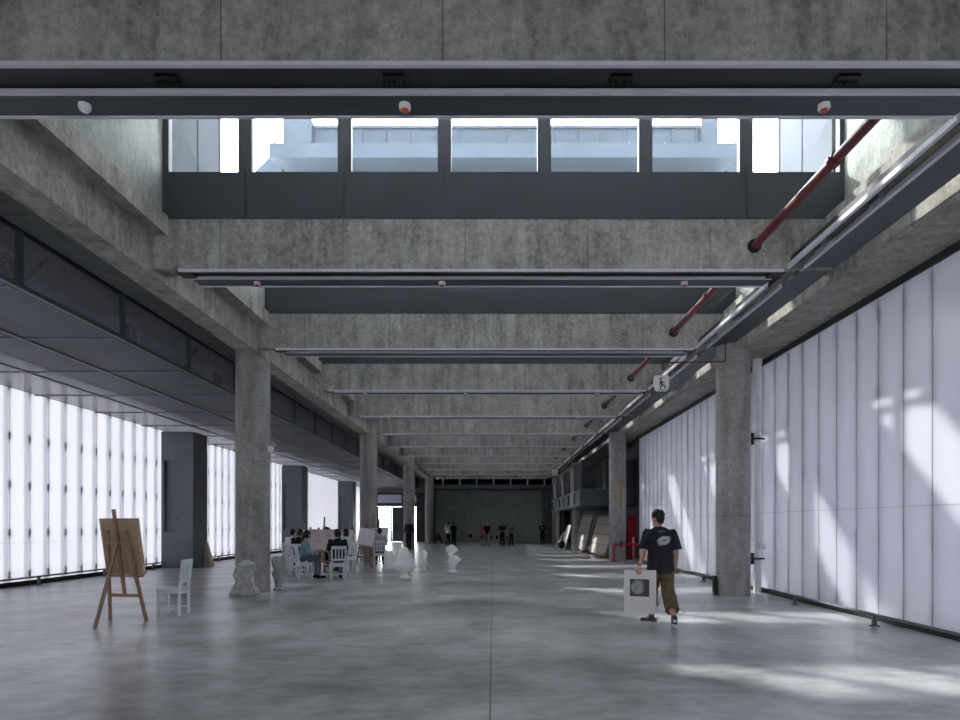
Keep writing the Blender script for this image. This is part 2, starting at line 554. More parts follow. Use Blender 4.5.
# piers against the left light wall, each with a sunk panel
for y in (22.3, 35.0, 47.7):
    p = MB()
    x0, x1, yb = -11.56, -10.45, y + 1.1
    a, b, zl, zh = x0 + 0.10, x0 + 0.58, 1.27, 3.75
    p.box(x0, a, y, yb, 0, 4.75).box(b, x1, y, yb, 0, 4.75).box(a, b, y, yb, 0, zl).box(a, b, y, yb, zh, 4.75)
    p.box(a, b, y + 0.12, yb, zl, zh)
    o = struct('pillar', p, M['pier'])
    MB().box(x1 + 0.0, x1 + 0.02, y + 0.55, y + 0.63, 1.62, 1.70).build('switch_box', M['black'], o)
    MB().box(b - 0.07, b - 0.05, y + 0.09, y + 0.121, 1.66, 1.78).build('handle', M['black'], o)

# glazed end of the left aisle with door
XA = -11.5
fr = MB()
fr.box(XA, -5.6, 56.9, 57.05, 3.15, 3.45).box(XA, -5.6, 56.9, 57.05, 4.2, 4.36)
for x in (XA, -10.35, -8.05, -7.3, -6.75):
    fr.box(x - 0.07, x + 0.07, 56.9, 57.05, 0, 4.36)
fr.box(-6.75, -5.6, 56.92, 57.03, 0, 4.3)
w = struct('window_20', fr, M['steel_dark'])
for x0, x1, z0, z1 in ((-11.43, -10.42, 0.05, 3.15), (-7.98, -7.37, 0.05, 3.15), (-7.23, -6.82, 0.05, 3.15), (-11.43, -10.42, 3.45, 4.2)):
    MB().box(x0, x1, 56.97, 56.98, z0, z1).build('pane', M['glass'], w)
MB().box(-10.28, -6.82, 56.97, 56.98, 3.45, 4.2).build('translucent_pane', M['sheet_right'], w)
d = MB().box(-10.28, -10.16, 56.93, 57.0, 0.02, 3.12).box(-9.1, -8.98, 56.93, 57.0, 0.02, 3.12).box(-10.16, -9.1, 56.93, 57.0, 0.02, 0.14).box(-10.16, -9.1, 56.93, 57.0, 2.98, 3.12)
d = struct('door_1', d, M['steel_dark'])
MB().box(-10.16, -9.1, 56.96, 56.97, 0.14, 2.98).build('pane', M['glass'], d)
MB().cyl((-9.04, 56.88, 0.9), (-9.04, 56.88, 1.5), 0.02).box(-9.05, -9.03, 56.88, 56.94, 0.95, 0.98).box(-9.05, -9.03, 56.88, 56.94, 1.42, 1.45).build('handle', M['galv'], d)
d = struct('door_2', MB().box(-8.96, -8.12, 56.93, 57.0, 0.02, 3.12), M['steel'])
MB().box(-8.9, -8.5, 56.9, 56.93, 0.9, 1.75).build('handle', M['steel_dark'], d)

# building across the roof, seen through the clerestory
bY = 75.0
bm_ = thing('outside_building', 'pale zinc clad tower block standing beyond the clerestory windows', 'building', (0, bY, -0.25))
k = bY / 640
XX = lambda x: (x - 493) * k
ZZ = lambda y: 1.75 + (525 - y) * k
body = MB().box(XX(310), XX(700), 0, 22, 14, ZZ(128))
for x in (-23, -7, 8, 22):
    MB().box(x - 0.7, x + 0.7, 8, 9.4, 0, 14).build('added_stilt', M['zinc_far'], bm_)  # open base made up so bright sky shows through the far door
body.build('wall', M['zinc_far'], bm_)
MB().box(XX(285), XX(313), -0.6, 20, 14, ZZ(122)).build('stair_tower', M['zinc_far'], bm_)
MB().box(XX(700), XX(716), -0.6, 20, 14, ZZ(122)).build('stair_tower', M['zinc_far'], bm_)
seam = MB()
for i in range(17):
    x = XX(314) + i * (XX(696) - XX(314)) / 16
    seam.box(x - 0.08, x + 0.08, -0.12, 0.0, ZZ(152), ZZ(129))
seam.box(XX(309), XX(701), -0.2, 0.3, ZZ(129), ZZ(126.5))
seam.build('standing_seam', M['zinc_far'], bm_)
sk = MB()
sk.prism([(-9.0, ZZ(176) - 1.5), (0.05, ZZ(155)), (0.05, ZZ(155) - 3), (-9.0, ZZ(176) - 3)], 'x', XX(296), XX(712))
sk.build('skirt_roof', M['zinc_far'], bm_)
sb = MB()
for i in range(14):
    x = XX(300) + i * (XX(708) - XX(300)) / 13
    sb.bar((x, -9.0, ZZ(176) - 1.46), (x, 0.0, ZZ(155) + 0.04), 0.14)
sb.build('skirt_seam', M['zinc_far'], bm_)
for xa, xb in ((XX(716), XX(748)), (XX(285), XX(258))):
    MB().prism([(xa, ZZ(150)), (xb, ZZ(176)), (xb, ZZ(182)), (xa, ZZ(182))], 'y', -1.0, 8).build('side_roof', M['zinc_far'], bm_)

# ================================================================== fittings
BEAM_WORD = lambda n: 'nearest' if n == 1 else ordinal(n - 1)

# steel blind trays with silver rails under every cross beam
for n in range(1, NB + 1):
    y = YB[n]
    xl = -4.66 if n > 1 else -4.9
    xr = 4.30
    if n <= 2:
        lab = ['blue grey steel tray with three silver rails under the closest, largest concrete cross beam',
               'blue grey steel tray with three silver rails under the cross beam below the bright clerestory'][n - 1]
    else:
        lab = 'steel tray with silver rails under the %s cross beam counted from the camera' % ordinal(n - 1)
    t = thing('blind_tray', lab, 'blind tray', (0, y, 5.3), group='blind trays under the cross beams')
    MB().box(xl, xr, 0.42, 0.74, 0.01, 0.05).box(xl, xr, 0.46, 0.74, 0.05, 0.70).build('tray_panel', M['steel'], t)
    MB().box(xl, xr, 0.11, 0.42, 0.050, 0.058).box(xl, xr, 0.11, 0.12, -0.0, 0.055).build('recess', M['steel_dark'], t)
    MB().box(xl, xr, -0.004, 0.036, -0.050, -0.0155).build('rail', M['alu'], t)
    for yy, h in ((0.40, 0.025), (0.735, 0.03)):
        MB().box(xl, xr, yy, yy + 0.04 if yy < 0.7 else yy + 0.03, -0.005, h + 0.01).build('rail', M['alu'], t)
    if n <= 5:
        for i in range(4):
            x = -2.9 + i * 1.95 + 0.1 * (n % 2)
            b = MB().box(x - 0.09, x + 0.09, 0.24, 0.33, 0.03, 0.056)
            for q in range(5):
                b.box(x - 0.1 + 0.045 * q, x - 0.08 + 0.045 * q, 0.30, 0.345, 0.012, 0.03)
            b.build('clip', M['black'], t)
    if n > 1:
        for x in (xl, xr):
            MB().box(x - 0.10, x + 0.10, 0.14, 0.40, -0.005, 0.09).build('end_motor', M['black'], t)
        MB().cyl((xl - 0.02, 0.06, 0.02), (xl - 0.02, 0.06, 0.34), 0.01, n=8).build('bracket', M['galv'], t)

# trays running along the right edge, one for every bay
for n in range(1, NB - 1):
    a, b = YB[n] + 0.77, YB[n + 1] + 0.10
    t = thing('edge_blind_tray', 'silver railed tray along the light wall side of the %s roof bay' % ordinal(n - 1),
              'blind tray', (0, (a + b) / 2, 5.3), group='blind trays along the right edge beam')
    h = (b - a) / 2
    MB().box(4.62, 5.06, -h - 0.66, h + 0.0, 0.01, 0.05).build('tray_panel', M['steel'], t)
    MB().box(4.40, 4.60, -h, h, 0.16, 0.17).box(4.40, 4.41, -h, h, 0.0, 0.16).build('recess', M['steel_dark'], t)
    MB().box(4.34, 4.39, -h, h, -0.01, 0.05).build('rail', M['alu'], t)
    MB().box(4.57, 4.62, -h, h, -0.01, 0.05).build('rail', M['alu'], t)
    for yy in ((-0.2, 1.1) if n < 5 else ()):
        MB().box(4.50, 4.57, yy - 0.1, yy + 0.1, 0.02, 0.10).build('clip', M['galv'], t)

# smoke detectors under the trays
first = None
for n in (1, 2, 4, 5):
    for i, x in enumerate((-3.70, -0.80, 3.00)):
        lab = '%s under the %s beam, %s' % (
            'white smoke detector' if (n == 1 and i == 0) else 'white detector with red lens', ordinal(n - 1) if n > 1 else 'closest',
            ('toward the mesh soffit', 'middle of its three', 'toward the red pipe')[i])
        t = thing('smoke_detector', lab, 'smoke detector', (x, YB[n] + 0.58, 5.31), group='smoke detectors under the beams')
        MB().lathe((0, 0, 0), [(0.052, 0.0), (0.055, -0.03), (0.045, -0.05)]).build('housing', M['white_pvc'], t)
        MB().lathe((0, 0, 0), [(0.036, -0.05), (0.034, -0.062), (0.018, -0.07)]).build('lens', M['white_pvc'] if (n == 1 and i == 0) else M['red_lens'], t)

# sprinkler pipe through all the beams
t = thing('sprinkler_pipe', 'long dark red sprinkler pipe passing through the concrete cross beams', 'pipe', (3.86, 5.0, 5.62))
for n in range(1, NB - 1):
    yy = YB[n] + 2.0 - 5.0
    MB().cyl((0, yy - 0.05, 0), (0, yy + 0.05, 0), 0.078).box(-0.095, 0.095, yy - 0.03, yy + 0.03, -0.02, 0.02).build('coupling', M['red_paint'], t)
    MB().cyl((0, YB[n] - 5.0 + 0.745, 0), (0, YB[n + 1] - 5.0 - 0.005, 0), 0.06, n=20).build('pipe', M['red_paint'], t)
    MB().cyl((0, YB[n + 1] - 5.0 - 0.035, 0), (0, YB[n + 1] - 5.0 - 0.003, 0), 0.1, n=24).build('collar', M['steel_black'], t)

# hanging exit beacon on its red conduit near the right column
t = thing('exit_beacon', 'white rounded emergency sign box hanging from red conduit near the right column', 'sign', (3.42, 13.0, 4.37))
MB().prism([(-0.135, 0.16), (-0.15, 0.12), (-0.15, -0.06), (-0.11, -0.15), (0.11, -0.15), (0.15, -0.06), (0.15, 0.12), (0.135, 0.16)], 'y', -0.05, 0.05).build('box', M['white_pvc'], t, 0.01)
p = MB()
for (x0, z0, x1, z1, wd) in ((-0.03, 0.05, 0.0, -0.03, 0.035), (0.0, -0.03, -0.04, -0.11, 0.025), (0.0, -0.03, 0.05, -0.05, 0.025), (0.05, -0.05, 0.07, -0.11, 0.025),
                             (-0.04, 0.02, -0.05, -0.05, 0.02), (0.0, 0.03, 0.05, 0.0, 0.02)):
    p.bar((x0, -0.052, z0), (x1, -0.052, z1), wd, 0.006, up=(0, 1, 0))
p.ell((-0.025, -0.052, 0.085), (0.022, 0.004, 0.022))
p.box(-0.06, 0.07, -0.054, -0.05, -0.135, -0.125)
p.build('running_figure', M['steel_black'], t)
MB().box(-0.05, 0.06, -0.054, -0.05, 0.115, 0.125).build('red_mark', M['red_lens'], t)
MB().cyl((0, 0, 0.16), (0, 0, 0.28), 0.012, n=8).build('stem', M['galv'], t)
MB().cyl((0.03, 0, 0.28), (0.03, 0, 0.43), 0.014, n=8).cyl((0.03, 0, 0.43), (1.3, 0, 0.45), 0.014, n=8).cyl((1.3, 0, 0.45), (1.3, 0, 0.94), 0.014, n=8).build('conduit', M['red_paint'], t)
for (px, py, yy, w_) in ((555, 473, 39.7, 'white exit sign box hanging in front of the balcony end'), (437.5, 470.5, 48.2, 'small white lamp box under the last tray by the far gallery')):
    x = (px - 493) * yy / 640; z = min(5.02, 1.5 + (525 - py) * yy / 640)
    t = thing('exit_sign_box', w_, 'sign', (x, yy, z))
    b_ = 0.2 if px > 500 else 0.1
    MB().box(-b_ * 0.85, b_ * 0.85, -0.05, 0.05, -b_, b_).build('box', M['white_pvc'], t, 0.02)
    MB().cyl((0, 0, b_), (0, 0, 5.31 - z), 0.015, n=8).build('stem', M['galv'], t)

# white rain pipe next to the right column
t = thing('rain_pipe', 'white vertical rain pipe with black clamps beside the near concrete column', 'pipe', (5.90, 14.28, 0))
MB().cyl((0, 0, 0.0), (0, 0, 5.2), 0.085, n=24).build('pipe', M['white_pvc'], t)
MB().cyl((0, 0, 4.88), (0, 0, 5.2), 0.1, n=24).build('socket', M['white_pvc'], t)
for z in (3.42, 0.75):
    MB().cyl((0, 0, z - 0.02), (0, 0, z + 0.02), 0.096).box(-0.19, -0.09, -0.03, 0.03, z - 0.13, z + 0.13).box(0.09, 0.16, -0.015, 0.015, z - 0.015, z + 0.015).build('clamp', M['black'], t)
MB().cyl((0.0, -0.14, 1.02), (0.11, -0.14, 1.02), 0.055).cyl((0, 0, 1.02), (0, -0.14, 1.02), 0.04).build('cleanout', M['white_pvc'], t)

# twin spot emergency light on the left column
t = thing('emergency_light', 'small white twin spot emergency light on the closest column by the mesh soffit', 'emergency light', (-5.02, 14.42, 3.2))
MB().box(-0.04, 0.06, -0.10, 0.10, -0.07, 0.07).build('box', M['white_pvc'], t, 0.01)
for y in (-0.06, 0.06):
    MB().cyl((0.03, y, 0.07), (0.06, y, 0.12), 0.02, n=10).cyl((0.05, y - 0.03, 0.13), (0.05, y + 0.05, 0.13), 0.045, n=14).build('lamp', M['galv'], t)
for (x, y, c) in ((-4.77, 39.1, 'third'), ):
    t = thing('emergency_light', 'tiny white emergency light on the third column beside the left aisle', 'emergency light', (x, y, 3.1))
    MB().box(-0.04, 0.08, -0.12, 0.12, -0.08, 0.08).build('box', M['white_pvc'], t, 0.01)

M['rail_grey'] = plain('grey rail paint', lin(96, 98, 104), 0.6, 0.0, 0.08)
# low guard rails in front of the light walls
def guard_rail(x, ya, yb, step, label, zr=0.20, y_first=None):
    t = thing('guard_rail', label, 'guard rail', (x, (ya + yb) / 2, 0))
    m = (ya + yb) / 2
    MB().cyl((0, ya - m, zr), (0, yb - m, zr), 0.022, n=12).build('rail', M['rail_grey'], t)
    y = y_first if y_first is not None else ya + 0.05
    while y < yb:
        MB().box(-0.03, 0.03, y - m - 0.02, y - m + 0.02, 0, zr + 0.01).box(-0.06, 0.06, y - m - 0.05, y - m + 0.05, 0, 0.012).build('post', M['rail_grey'], t)
        y += step
    return t


guard_rail(5.66, 6.5, 13.5, 2.5, 'low steel floor rail along the bright wall in front of the near right column', 0.17, 7.0)
guard_rail(5.66, 14.6, 26.2, 2.5, 'low steel floor rail along the bright wall behind the walking man', 0.17, 14.7)
guard_rail(-11.3, 10.6, 22.05, 2.68, 'low steel floor rail behind the lone easel, ending at the first grey pier', 0.22, 13.25)
guard_rail(-11.3, 23.6, 34.8, 2.68, 'low steel floor rail between the first and second grey piers', 0.22, 23.7)
guard_rail(-11.3, 36.3, 47.5, 2.68, 'low steel floor rail between the second and third grey piers', 0.22, 36.4)

# hung mesh soffit over the left aisle
t = thing('mesh_soffit', 'grey perforated metal mesh soffit hung above the left aisle beside the light wall', 'mesh ceiling', (-9.0, 26, 4.78))
ys = [-6.8 + 2.45 * i for i in range(27)]
YO = 26.0
XS = -6.53 + 9.0
side = MB().box(XS, XS + 0.012, -6.9 - YO, 56.8 - YO, 0.03, 0.79); side.build('side_mesh', M['mesh_side'], t)
MB().box(-2.54, XS, -6.9 - YO, 56.8 - YO, 0.0, 0.012).build('bottom_mesh', M['mesh'], t)
MB().box(XS - 0.03, XS + 0.03, -6.9 - YO, 56.8 - YO, -0.02, 0.04).build('edge_angle', M['steel'], t)
MB().box(XS - 0.03, XS + 0.03, -6.9 - YO, 56.8 - YO, 0.74, 0.80).build('head_angle', M['steel_dark'], t)
for x in (-9.95, -8.25):
    MB().box(x + 9 - 0.035, x + 9 + 0.035, -6.9 - YO, 56.8 - YO, -0.03, 0.0).build('runner', M['pier'], t)
for i, y in enumerate(ys):
    y = 8.78 - 2.45 * 6 + 2.45 * i
    if y > 56: break
    MB().box(XS + 0.012, XS + 0.05, y - YO - 0.06, y - YO + 0.06, 0.0, 0.79).build('post', M['steel'], t)
    MB().box(-2.54, XS - 0.08, y - YO - 0.03, y - YO + 0.03, -0.025, 0.0).build('cross_bar', M['pier'], t)
    if i % 2 == 0 and y > 5:
        MB().bar((XS - 0.22, y - YO + 0.25, 0.05), (XS - 0.22, y - YO + 0.9, 0.75), 0.05).build('brace', M['steel_dark'], t)

# fan units and ducts lying in the plenum behind the mesh
for k, (y, w_, lab) in enumerate(((8.95, 0.55, 'grey fan unit behind the mesh at the picture edge above the bright wall'),
                                   (12.0, 0.42, 'grey fan unit with one round grille behind the second mesh bay'),
                                   (15.8, 0.5, 'grey twin fan unit behind the mesh just before the near column'))):
    t = thing('fan_unit', lab, 'fan unit', (-7.1, y, 4.86))
    MB().box(-0.3, 0.3, -w_ / 2, w_ / 2, 0, 0.5).build('casing', M['alu'], t, 0.01)
    for q in ((0,) if k < 2 else (-0.12, 0.14)):
        r = 0.17 if k < 2 else 0.12
        g = MB()
        for rr in (1.0, 0.7, 0.4):
            n = 28
            prev = [(0.31, q + r * rr * math.cos(2 * math.pi * i / n), 0.25 + r * rr * math.sin(2 * math.pi * i / n)) for i in range(n)]
            for i in range(n):
                g.bar(prev[i], prev[(i + 1) % n], 0.02)
        g.build('fan_grille', M['steel_black'], t)
for (ya, yb, x, lab) in ((12.5, 15.2, -7.3, 'grey air duct lying behind the mesh between two fan units'), (9.6, 11.6, -7.5, 'long grey air duct lying behind the first mesh bay'),
                         (16.6, 24.0, -7.6, 'long grey air duct behind the mesh beyond the near column')):
    t = MB().box(-0.4, 0.4, -(yb - ya) / 2, (yb - ya) / 2, 0, 0.42)
    for y in (-(yb - ya) / 2, 0, (yb - ya) / 2):
        t.box(-0.43, 0.43, y - 0.02, y + 0.02, -0.0, 0.45)
    o = t.build('air_duct', M['zinc'], None); o.location = (x, (ya + yb) / 2, 4.86)
    o['label'] = lab; o['category'] = 'air duct'

# gallery bridge across the far end
t = thing('bridge_gallery', 'grey gallery bridge with glazed guard spanning the hall before the dark end wall', 'gallery', (0, 52.75, 4.5))
MB().box(-5.1, 4.95, 0, 2.0, 0, 0.32).build('deck', M['pier'], t)
for i in range(8):
    x = (442.8 - 493 + 16.95 * i) * 52.75 / 640
    MB().box(x - 0.05, x + 0.05, 0.0, 0.1, 0.32, 1.16).build('post', M['alu'], t)
MB().box(-5.1, 4.95, 0.04, 0.06, 0.36, 1.1).build('glass_panel', M['dark_glass'], t)
MB().box(-5.1, 4.95, 0.0, 0.1, 1.12, 1.2).build('top_rail', M['alu'], t)
MB().box(-5.1, 4.95, 1.9, 2.0, 0.32, 1.5).build('back_panel', M['steel_dark'], t)

# balcony on the right beyond the second column
t = thing('balcony', 'grey steel balcony with dark mesh guard behind the second right column', 'balcony', (3.82, 27.5, 2.35))
L = 14.0
MB().box(0, 2.93, 0, L, 0.08, 0.66).build('deck', M['steel_dark'], t)
MB().box(-0.06, 0.02, -0.06, L, 0.0, 0.10).box(-0.06, 0.02, -0.06, L, 0.60, 0.70).box(-0.02, 0.01, 0, L, 0.1, 0.6).build('side_beam', M['steel'], t)
MB().box(-0.06, 2.93, -0.06, 0.02, 0.0, 0.10).box(-0.06, 2.93, -0.06, 0.02, 0.60, 0.70).box(0, 2.93, -0.02, 0.01, 0.1, 0.6).build('front_beam', M['steel'], t)
for i in range(7):
    y = 0.05 + i * 2.2
    MB().box(-0.09, -0.02, y - 0.05, y + 0.05, 0.1, 0.6).build('stiffener', M['steel'], t)
    MB().box(-0.03, 0.03, y - 0.025, y + 0.025, 0.7, 1.95).build('guard_post', M['steel_dark'], t)
for x in (0.9, 1.8, 2.88):
    MB().box(x - 0.025, x + 0.025, -0.03, 0.03, 0.7, 1.95).build('guard_post', M['steel_dark'], t)
MB().box(-0.03, 0.03, -0.03, L, 1.9, 1.96).box(-0.03, 2.9, -0.03, 0.03, 1.9, 1.96).build('handrail', M['steel_dark'], t)
MB().box(-0.005, 0.005, 0, L, 0.72, 1.9).build('side_guard_mesh', M['rail_mesh'], t)
MB().box(0, 2.9, -0.005, 0.005, 0.72, 1.9).build('front_guard_mesh', M['rail_mesh'], t)
for (x, y) in ((0.72, 8.0), (0.35, 13.7)):
    MB().box(x - 0.08, x + 0.08, y - 0.08, y + 0.08, -2.35, 0.08).build('post', M['galv'], t)
# things up on the balcony
for i, (x, y, h, c, lab) in enumerate(((4.4, 29.5, 1.0, 'steel_dark', 'dark equipment box standing on the balcony behind its front guard'),
                                        (5.6, 30.5, 1.5, 'pier', 'tall grey cabinet standing on the balcony near the column'))):
    m = MB().box(-0.3, 0.3, -0.3, 0.3, 0, h).box(-0.32, 0.32, -0.32, 0.32, h, h + 0.04)
    o = m.build('cabinet', M[c]); o.location = (x, y, 3.012); o['label'] = lab; o['category'] = 'cabinet'

# ================================================================== furniture
M['wood_easel'] = wood('easel timber', lin(150, 118, 92))
M['wood_board'] = plain('drawing board plywood', lin(176, 150, 128), 0.7, 0.0, 0.12, 5.0)
M['wood_pale'] = plain('pale timber board', lin(188, 172, 152), 0.7, 0.0, 0.15, 5.0)
M['chair_paint'] = plain('grey white chair paint', lin(214, 220, 226), 0.5, 0.0, 0.06)
M['paper'] = plain('white drawing paper', lin(226, 222, 224), 0.8, 0.0, 0.03)
M['plaster'] = plain('white plaster cast', lin(250, 250, 251), 0.75, 0.0, 0.03, 8.0, 0.3, 0.1)
M['plaster_grey'] = plain('dusty plaster cast', lin(172, 172, 174), 0.85, 0.0, 0.25, 7.0, 0.3, 0.25)


def sketch_mat(name, paper, ink, scale, thr):
    t = NT(name)
    a = t.noise(scale, 6, 0.65)
    b = t.noise(scale * 5, 3, 0.6, (1, 1, 3))
    m = t.ramp(t.math('ADD', a, t.math('MULTIPLY', b, 0.25)), thr, thr + 0.16)
    c = t.mix(m, paper, ink)
    return t.surf(t.n('BsdfPrincipled', {'Base Color': c, 'Roughness': 0.8}).outputs[0])


M['sketch'] = sketch_mat('pencil sketch', lin(228, 226, 230), lin(110, 112, 126), 3.0, 0.66)
M['pink_sketch'] = sketch_mat('pale colour study', lin(206, 190, 192), lin(150, 120, 126), 2.2, 0.62)


def make_chair(label, group=None):
    """painted chair, seat faces +Y, back at -Y"""
    t = thing('wooden_chair', label, 'chair', group=group)
    m = M['chair_paint']
    MB().box(-0.20, 0.20, -0.19, 0.21, 0.43, 0.455).build('seat', m, t, 0.006)
    MB().box(-0.18, 0.18, 0.16, 0.18, 0.36, 0.43).box(-0.18, 0.18, -0.18, -0.16, 0.36, 0.43).box(-0.18, -0.16, -0.16, 0.16, 0.36, 0.43).box(0.16, 0.18, -0.16, 0.16, 0.36, 0.43).build('apron', m, t)
    for s in (-1, 1):
        MB().box(s * 0.185 - 0.02, s * 0.185 + 0.02, 0.15, 0.19, 0, 0.43).build('front_leg', m, t)
        MB().box(s * 0.185 - 0.02, s * 0.185 + 0.02, -0.19, -0.15, 0, 0.46).bar((s * 0.185, -0.17, 0.45), (s * 0.185, -0.225, 0.92), 0.04, 0.035, up=(1, 0, 0)).build('back_leg', m, t)
        MB().box(s * 0.185 - 0.012, s * 0.185 + 0.012, -0.15, 0.15, 0.10, 0.135).build('stretcher', m, t)
    MB().box(-0.165, 0.165, 0.158, 0.182, 0.12, 0.155).build('front_stretcher', m, t)
    MB().bar((-0.2, -0.222, 0.885), (0.2, -0.222, 0.885), 0.03, 0.08, up=(0, 0, 1)).build('top_rail', m, t)
    MB().bar((-0.17, -0.185, 0.555), (0.17, -0.185, 0.555), 0.025, 0.045, up=(0, 0, 1)).build('lower_rail', m, t)
    for x in (-0.085, 0.0, 0.085):
        MB().bar((x, -0.185, 0.56), (x, -0.22, 0.87), 0.035, 0.016, up=(0, 1, 0)).build('slat', m, t)
    return t


GC = 'grey white chairs in the drawing class'
chair0 = make_chair('grey white slatted wooden chair standing alone beside the big lone easel')
chair0.location = (-5.37, 10.76, 0); chair0.rotation_euler = (0, 0, R(94))
CH = [(-6.62, 21.0, -20, 'grey white chair under the white shirted sitter furthest toward the left light wall'),
      (-5.95, 19.6, -12, 'grey white chair under the sitter in a black shirt'),
      (-5.30, 17.95, -62, 'grey white chair under the ponytailed sitter in the blue shirt'),
      (-4.27, 17.6, 22, 'grey white chair under the sitter in the dark green shirt'),
      (-4.74, 20.9, 62, 'grey white chair under the short haired white shirted sitter behind the green shirt'),
      (-4.20, 23.7, 8, 'grey white chair with its back turned, under the sitter behind the sketch easel'),
      (-4.72, 22.3, -80, 'empty grey white chair between the class and the sketch easel'),
      (-6.05, 23.3, 176, 'grey white chair under the capped sitter behind the pinkish board')]
chairs = [dup(chair0, (x, y, 0), R(a), lab, GC) for x, y, a, lab in CH]


def make_easel(label, group=None):
    """painter's easel: board leans on the +Y side, prop leg at -Y"""
    t = thing('easel', label, 'easel', group=group)
    w = M['wood_easel']
    P = lambda z, x: (x, -0.02 - 0.17 * z, z)                      # the front frame leans back
    for s in (-1, 1):
        MB().bar((s * 0.33, -0.02, 0), P(1.42, s * 0.16), 0.05, 0.03, up=(0, 1, 0)).build('leg', w, t)
    MB().bar((0.13, -0.80, 0), P(1.24, 0.0), 0.045, 0.035, up=(0, 1, 0)).build('prop_leg', w, t)
    MB().bar(P(0.40, 0.0), P(1.74, 0.0), 0.05, 0.03, up=(0, 1, 0)).build('mast', w, t)
    MB().bar(P(0.40, -0.27), P(0.40, 0.27), 0.05, 0.03, up=(0, 1, 0)).build('lower_crossbar', w, t)
    MB().bar(P(1.22, -0.2), P(1.22, 0.2), 0.05, 0.03, up=(0, 1, 0)).build('upper_crossbar', w, t)
    MB().box(-0.30, 0.30, -0.14, -0.03, 0.69, 0.72).build('ledge', w, t)
    return t


def make_board(label, w, h, front, group=None, tape=True):
    """drawing board to lean on an easel, local origin at its bottom edge, front faces +Y"""
    t = thing('drawing_board', label, 'drawing board', group=group)
    MB().box(-w / 2, w / 2, -0.012, 0.012, 0, h).build('panel', M['wood_board'], t)
    f = MB()
    f.box(-w / 2, -w / 2 + 0.04, -0.035, -0.0125, 0, h).box(w / 2 - 0.04, w / 2, -0.035, -0.0125, 0, h)
    f.box(-w / 2 + 0.04, w / 2 - 0.04, -0.035, -0.0125, 0, 0.04).box(-w / 2 + 0.04, w / 2 - 0.04, -0.035, -0.0125, h - 0.04, h)
    f.build('batten', M['wood_board'], t)
    if front:
        MB().box(-w / 2 + 0.02, w / 2 - 0.02, 0.0125, 0.015, 0.02, h - 0.02).build('paper', front, t)
    return t


def set_board(b, ex, ey, rz, z, dx=0.0, roll=0.0):
    lean = math.atan(0.17)
    b.rotation_mode = 'XYZ'
    off = Matrix.Rotation(rz, 3, 'Z') @ Vector((dx, -0.02 - 0.17 * z + 0.072, 0))
    b.location = (ex + off.x, ey + off.y, z)
    b.rotation_euler = Euler((lean, roll, rz), 'XYZ')


easel0 = make_easel('big timber easel standing alone near the left light wall, seen from behind')
EX, EY = -5.74, 10.1
easel0.location = (EX, EY, 0); easel0.rotation_euler = (0, 0, R(-12)); easel0.scale = (1.0, 1.0, 1.0)
b = make_board('large plywood drawing board on the lone easel, its bare back showing', 0.68, 0.88, M['paper'])
set_board(b, EX, EY, R(-12), 0.735, 0.02)
GE = 'timber easels of the drawing class'
for (x, y, a, lab, w, h, mat, blab, rl) in (
        (-5.12, 19.15, 180, 'timber easel carrying the wide pinkish board in the middle of the class', 0.80, 0.64, 'pink_sketch', 'wide pinkish drawing board in front of the blue and green shirts', 0),
        (-5.42, 23.4, 150, 'timber easel behind the class whose mast leans against the bright wall', 0.6, 0.6, 'paper', 'small white drawing board behind the green shirted sitter', 0),
        (-7.00, 23.6, 170, 'timber easel near the second grey pier behind the white shirted sitter', 0.5, 0.6, 'paper', 'narrow white board near the second grey pier', 0),
        (-4.42, 21.9, 164, 'timber easel by the second column carrying the grey sketch', 0.64, 0.62, 'sketch', 'white board with grey sketch on the easel by the second column', -8),
        (-4.52, 25.1, 176, 'timber easel facing the sitter nearest the second column', 0.75, 0.68, 'paper', 'pale drawing board before the sitter nearest the second column', 0)):
    dup(easel0, (x, y, 0), R(a), lab, GE)
    b = make_board(blab, w, h, M[mat], 'drawing boards of the class')
    set_board(b, x, y, R(a), 0.735 + (0.045 if rl else 0.0), 0.0, R(rl))

# leaning plank by the first pier
o = MB().prism([(-10.44, 0.0), (-10.43, 0.86), (-10.40, 0.86), (-10.17, 0.0)], 'y', 23.1, 23.38).build('plank', M['wood_pale'])
o['label'] = 'pale timber panel leaning against the first grey pier'; o['category'] = 'board'


# ------------------------------------------------------------------ panels leaning under the balcony
def lattice_mat():
    t = NT('lattice art panel')
    s = xyz(t)
    l1 = line_mask(t, s[1], 0.55, 0.0, 0.06)
    l2 = line_mask(t, s[2], 0.47, 0.12, 0.045)
    d = t.math('MAXIMUM', l1, l2)
    n = t.ramp(t.noise(7, 6, 0.7), 0.42, 0.60)
    c = t.mix(t.math('MULTIPLY', n, 0.5), lin(196, 188, 178), lin(120, 112, 108))
    c = t.mix(t.math('MULTIPLY', d, 0.75), c, lin(84, 72, 64))
    return t.surf(t.n('BsdfPrincipled', {'Base Color': c, 'Roughness': 0.7}).outputs[0])


M['lattice'] = lattice_mat()


def lean_panel(name, label, y0, y1, xb, xt, h, mat, frame=None, group=None, kick=0.0):
    t = thing(name, label, 'panel', (xb, (y0 + y1) / 2, 0), group=group)
    L = (y1 - y0) / 2
    dx = xt - xb
    MB().prism([(0.0, kick), (dx, h), (dx + 0.04, h), (0.04, kick)], 'y', -L, L).build('sheet', mat, t)
    if frame:
        f = MB()
        for y in (-L, L):
            f.bar((0.06, y, kick), (dx + 0.06, y, h), 0.06, 0.05)
        f.bar((dx * 0.5 + 0.06, -L, h / 2), (dx * 0.5 + 0.06, L, h / 2), 0.05)
        f.build('back_frame', frame, t)
    if kick:
        for y in (-L * 0.8, L * 0.8):
            MB().box(-0.05, 0.35, y - 0.05, y + 0.05, 0, kick + 0.01).build('skid', M['wood_easel'], t)
    return t


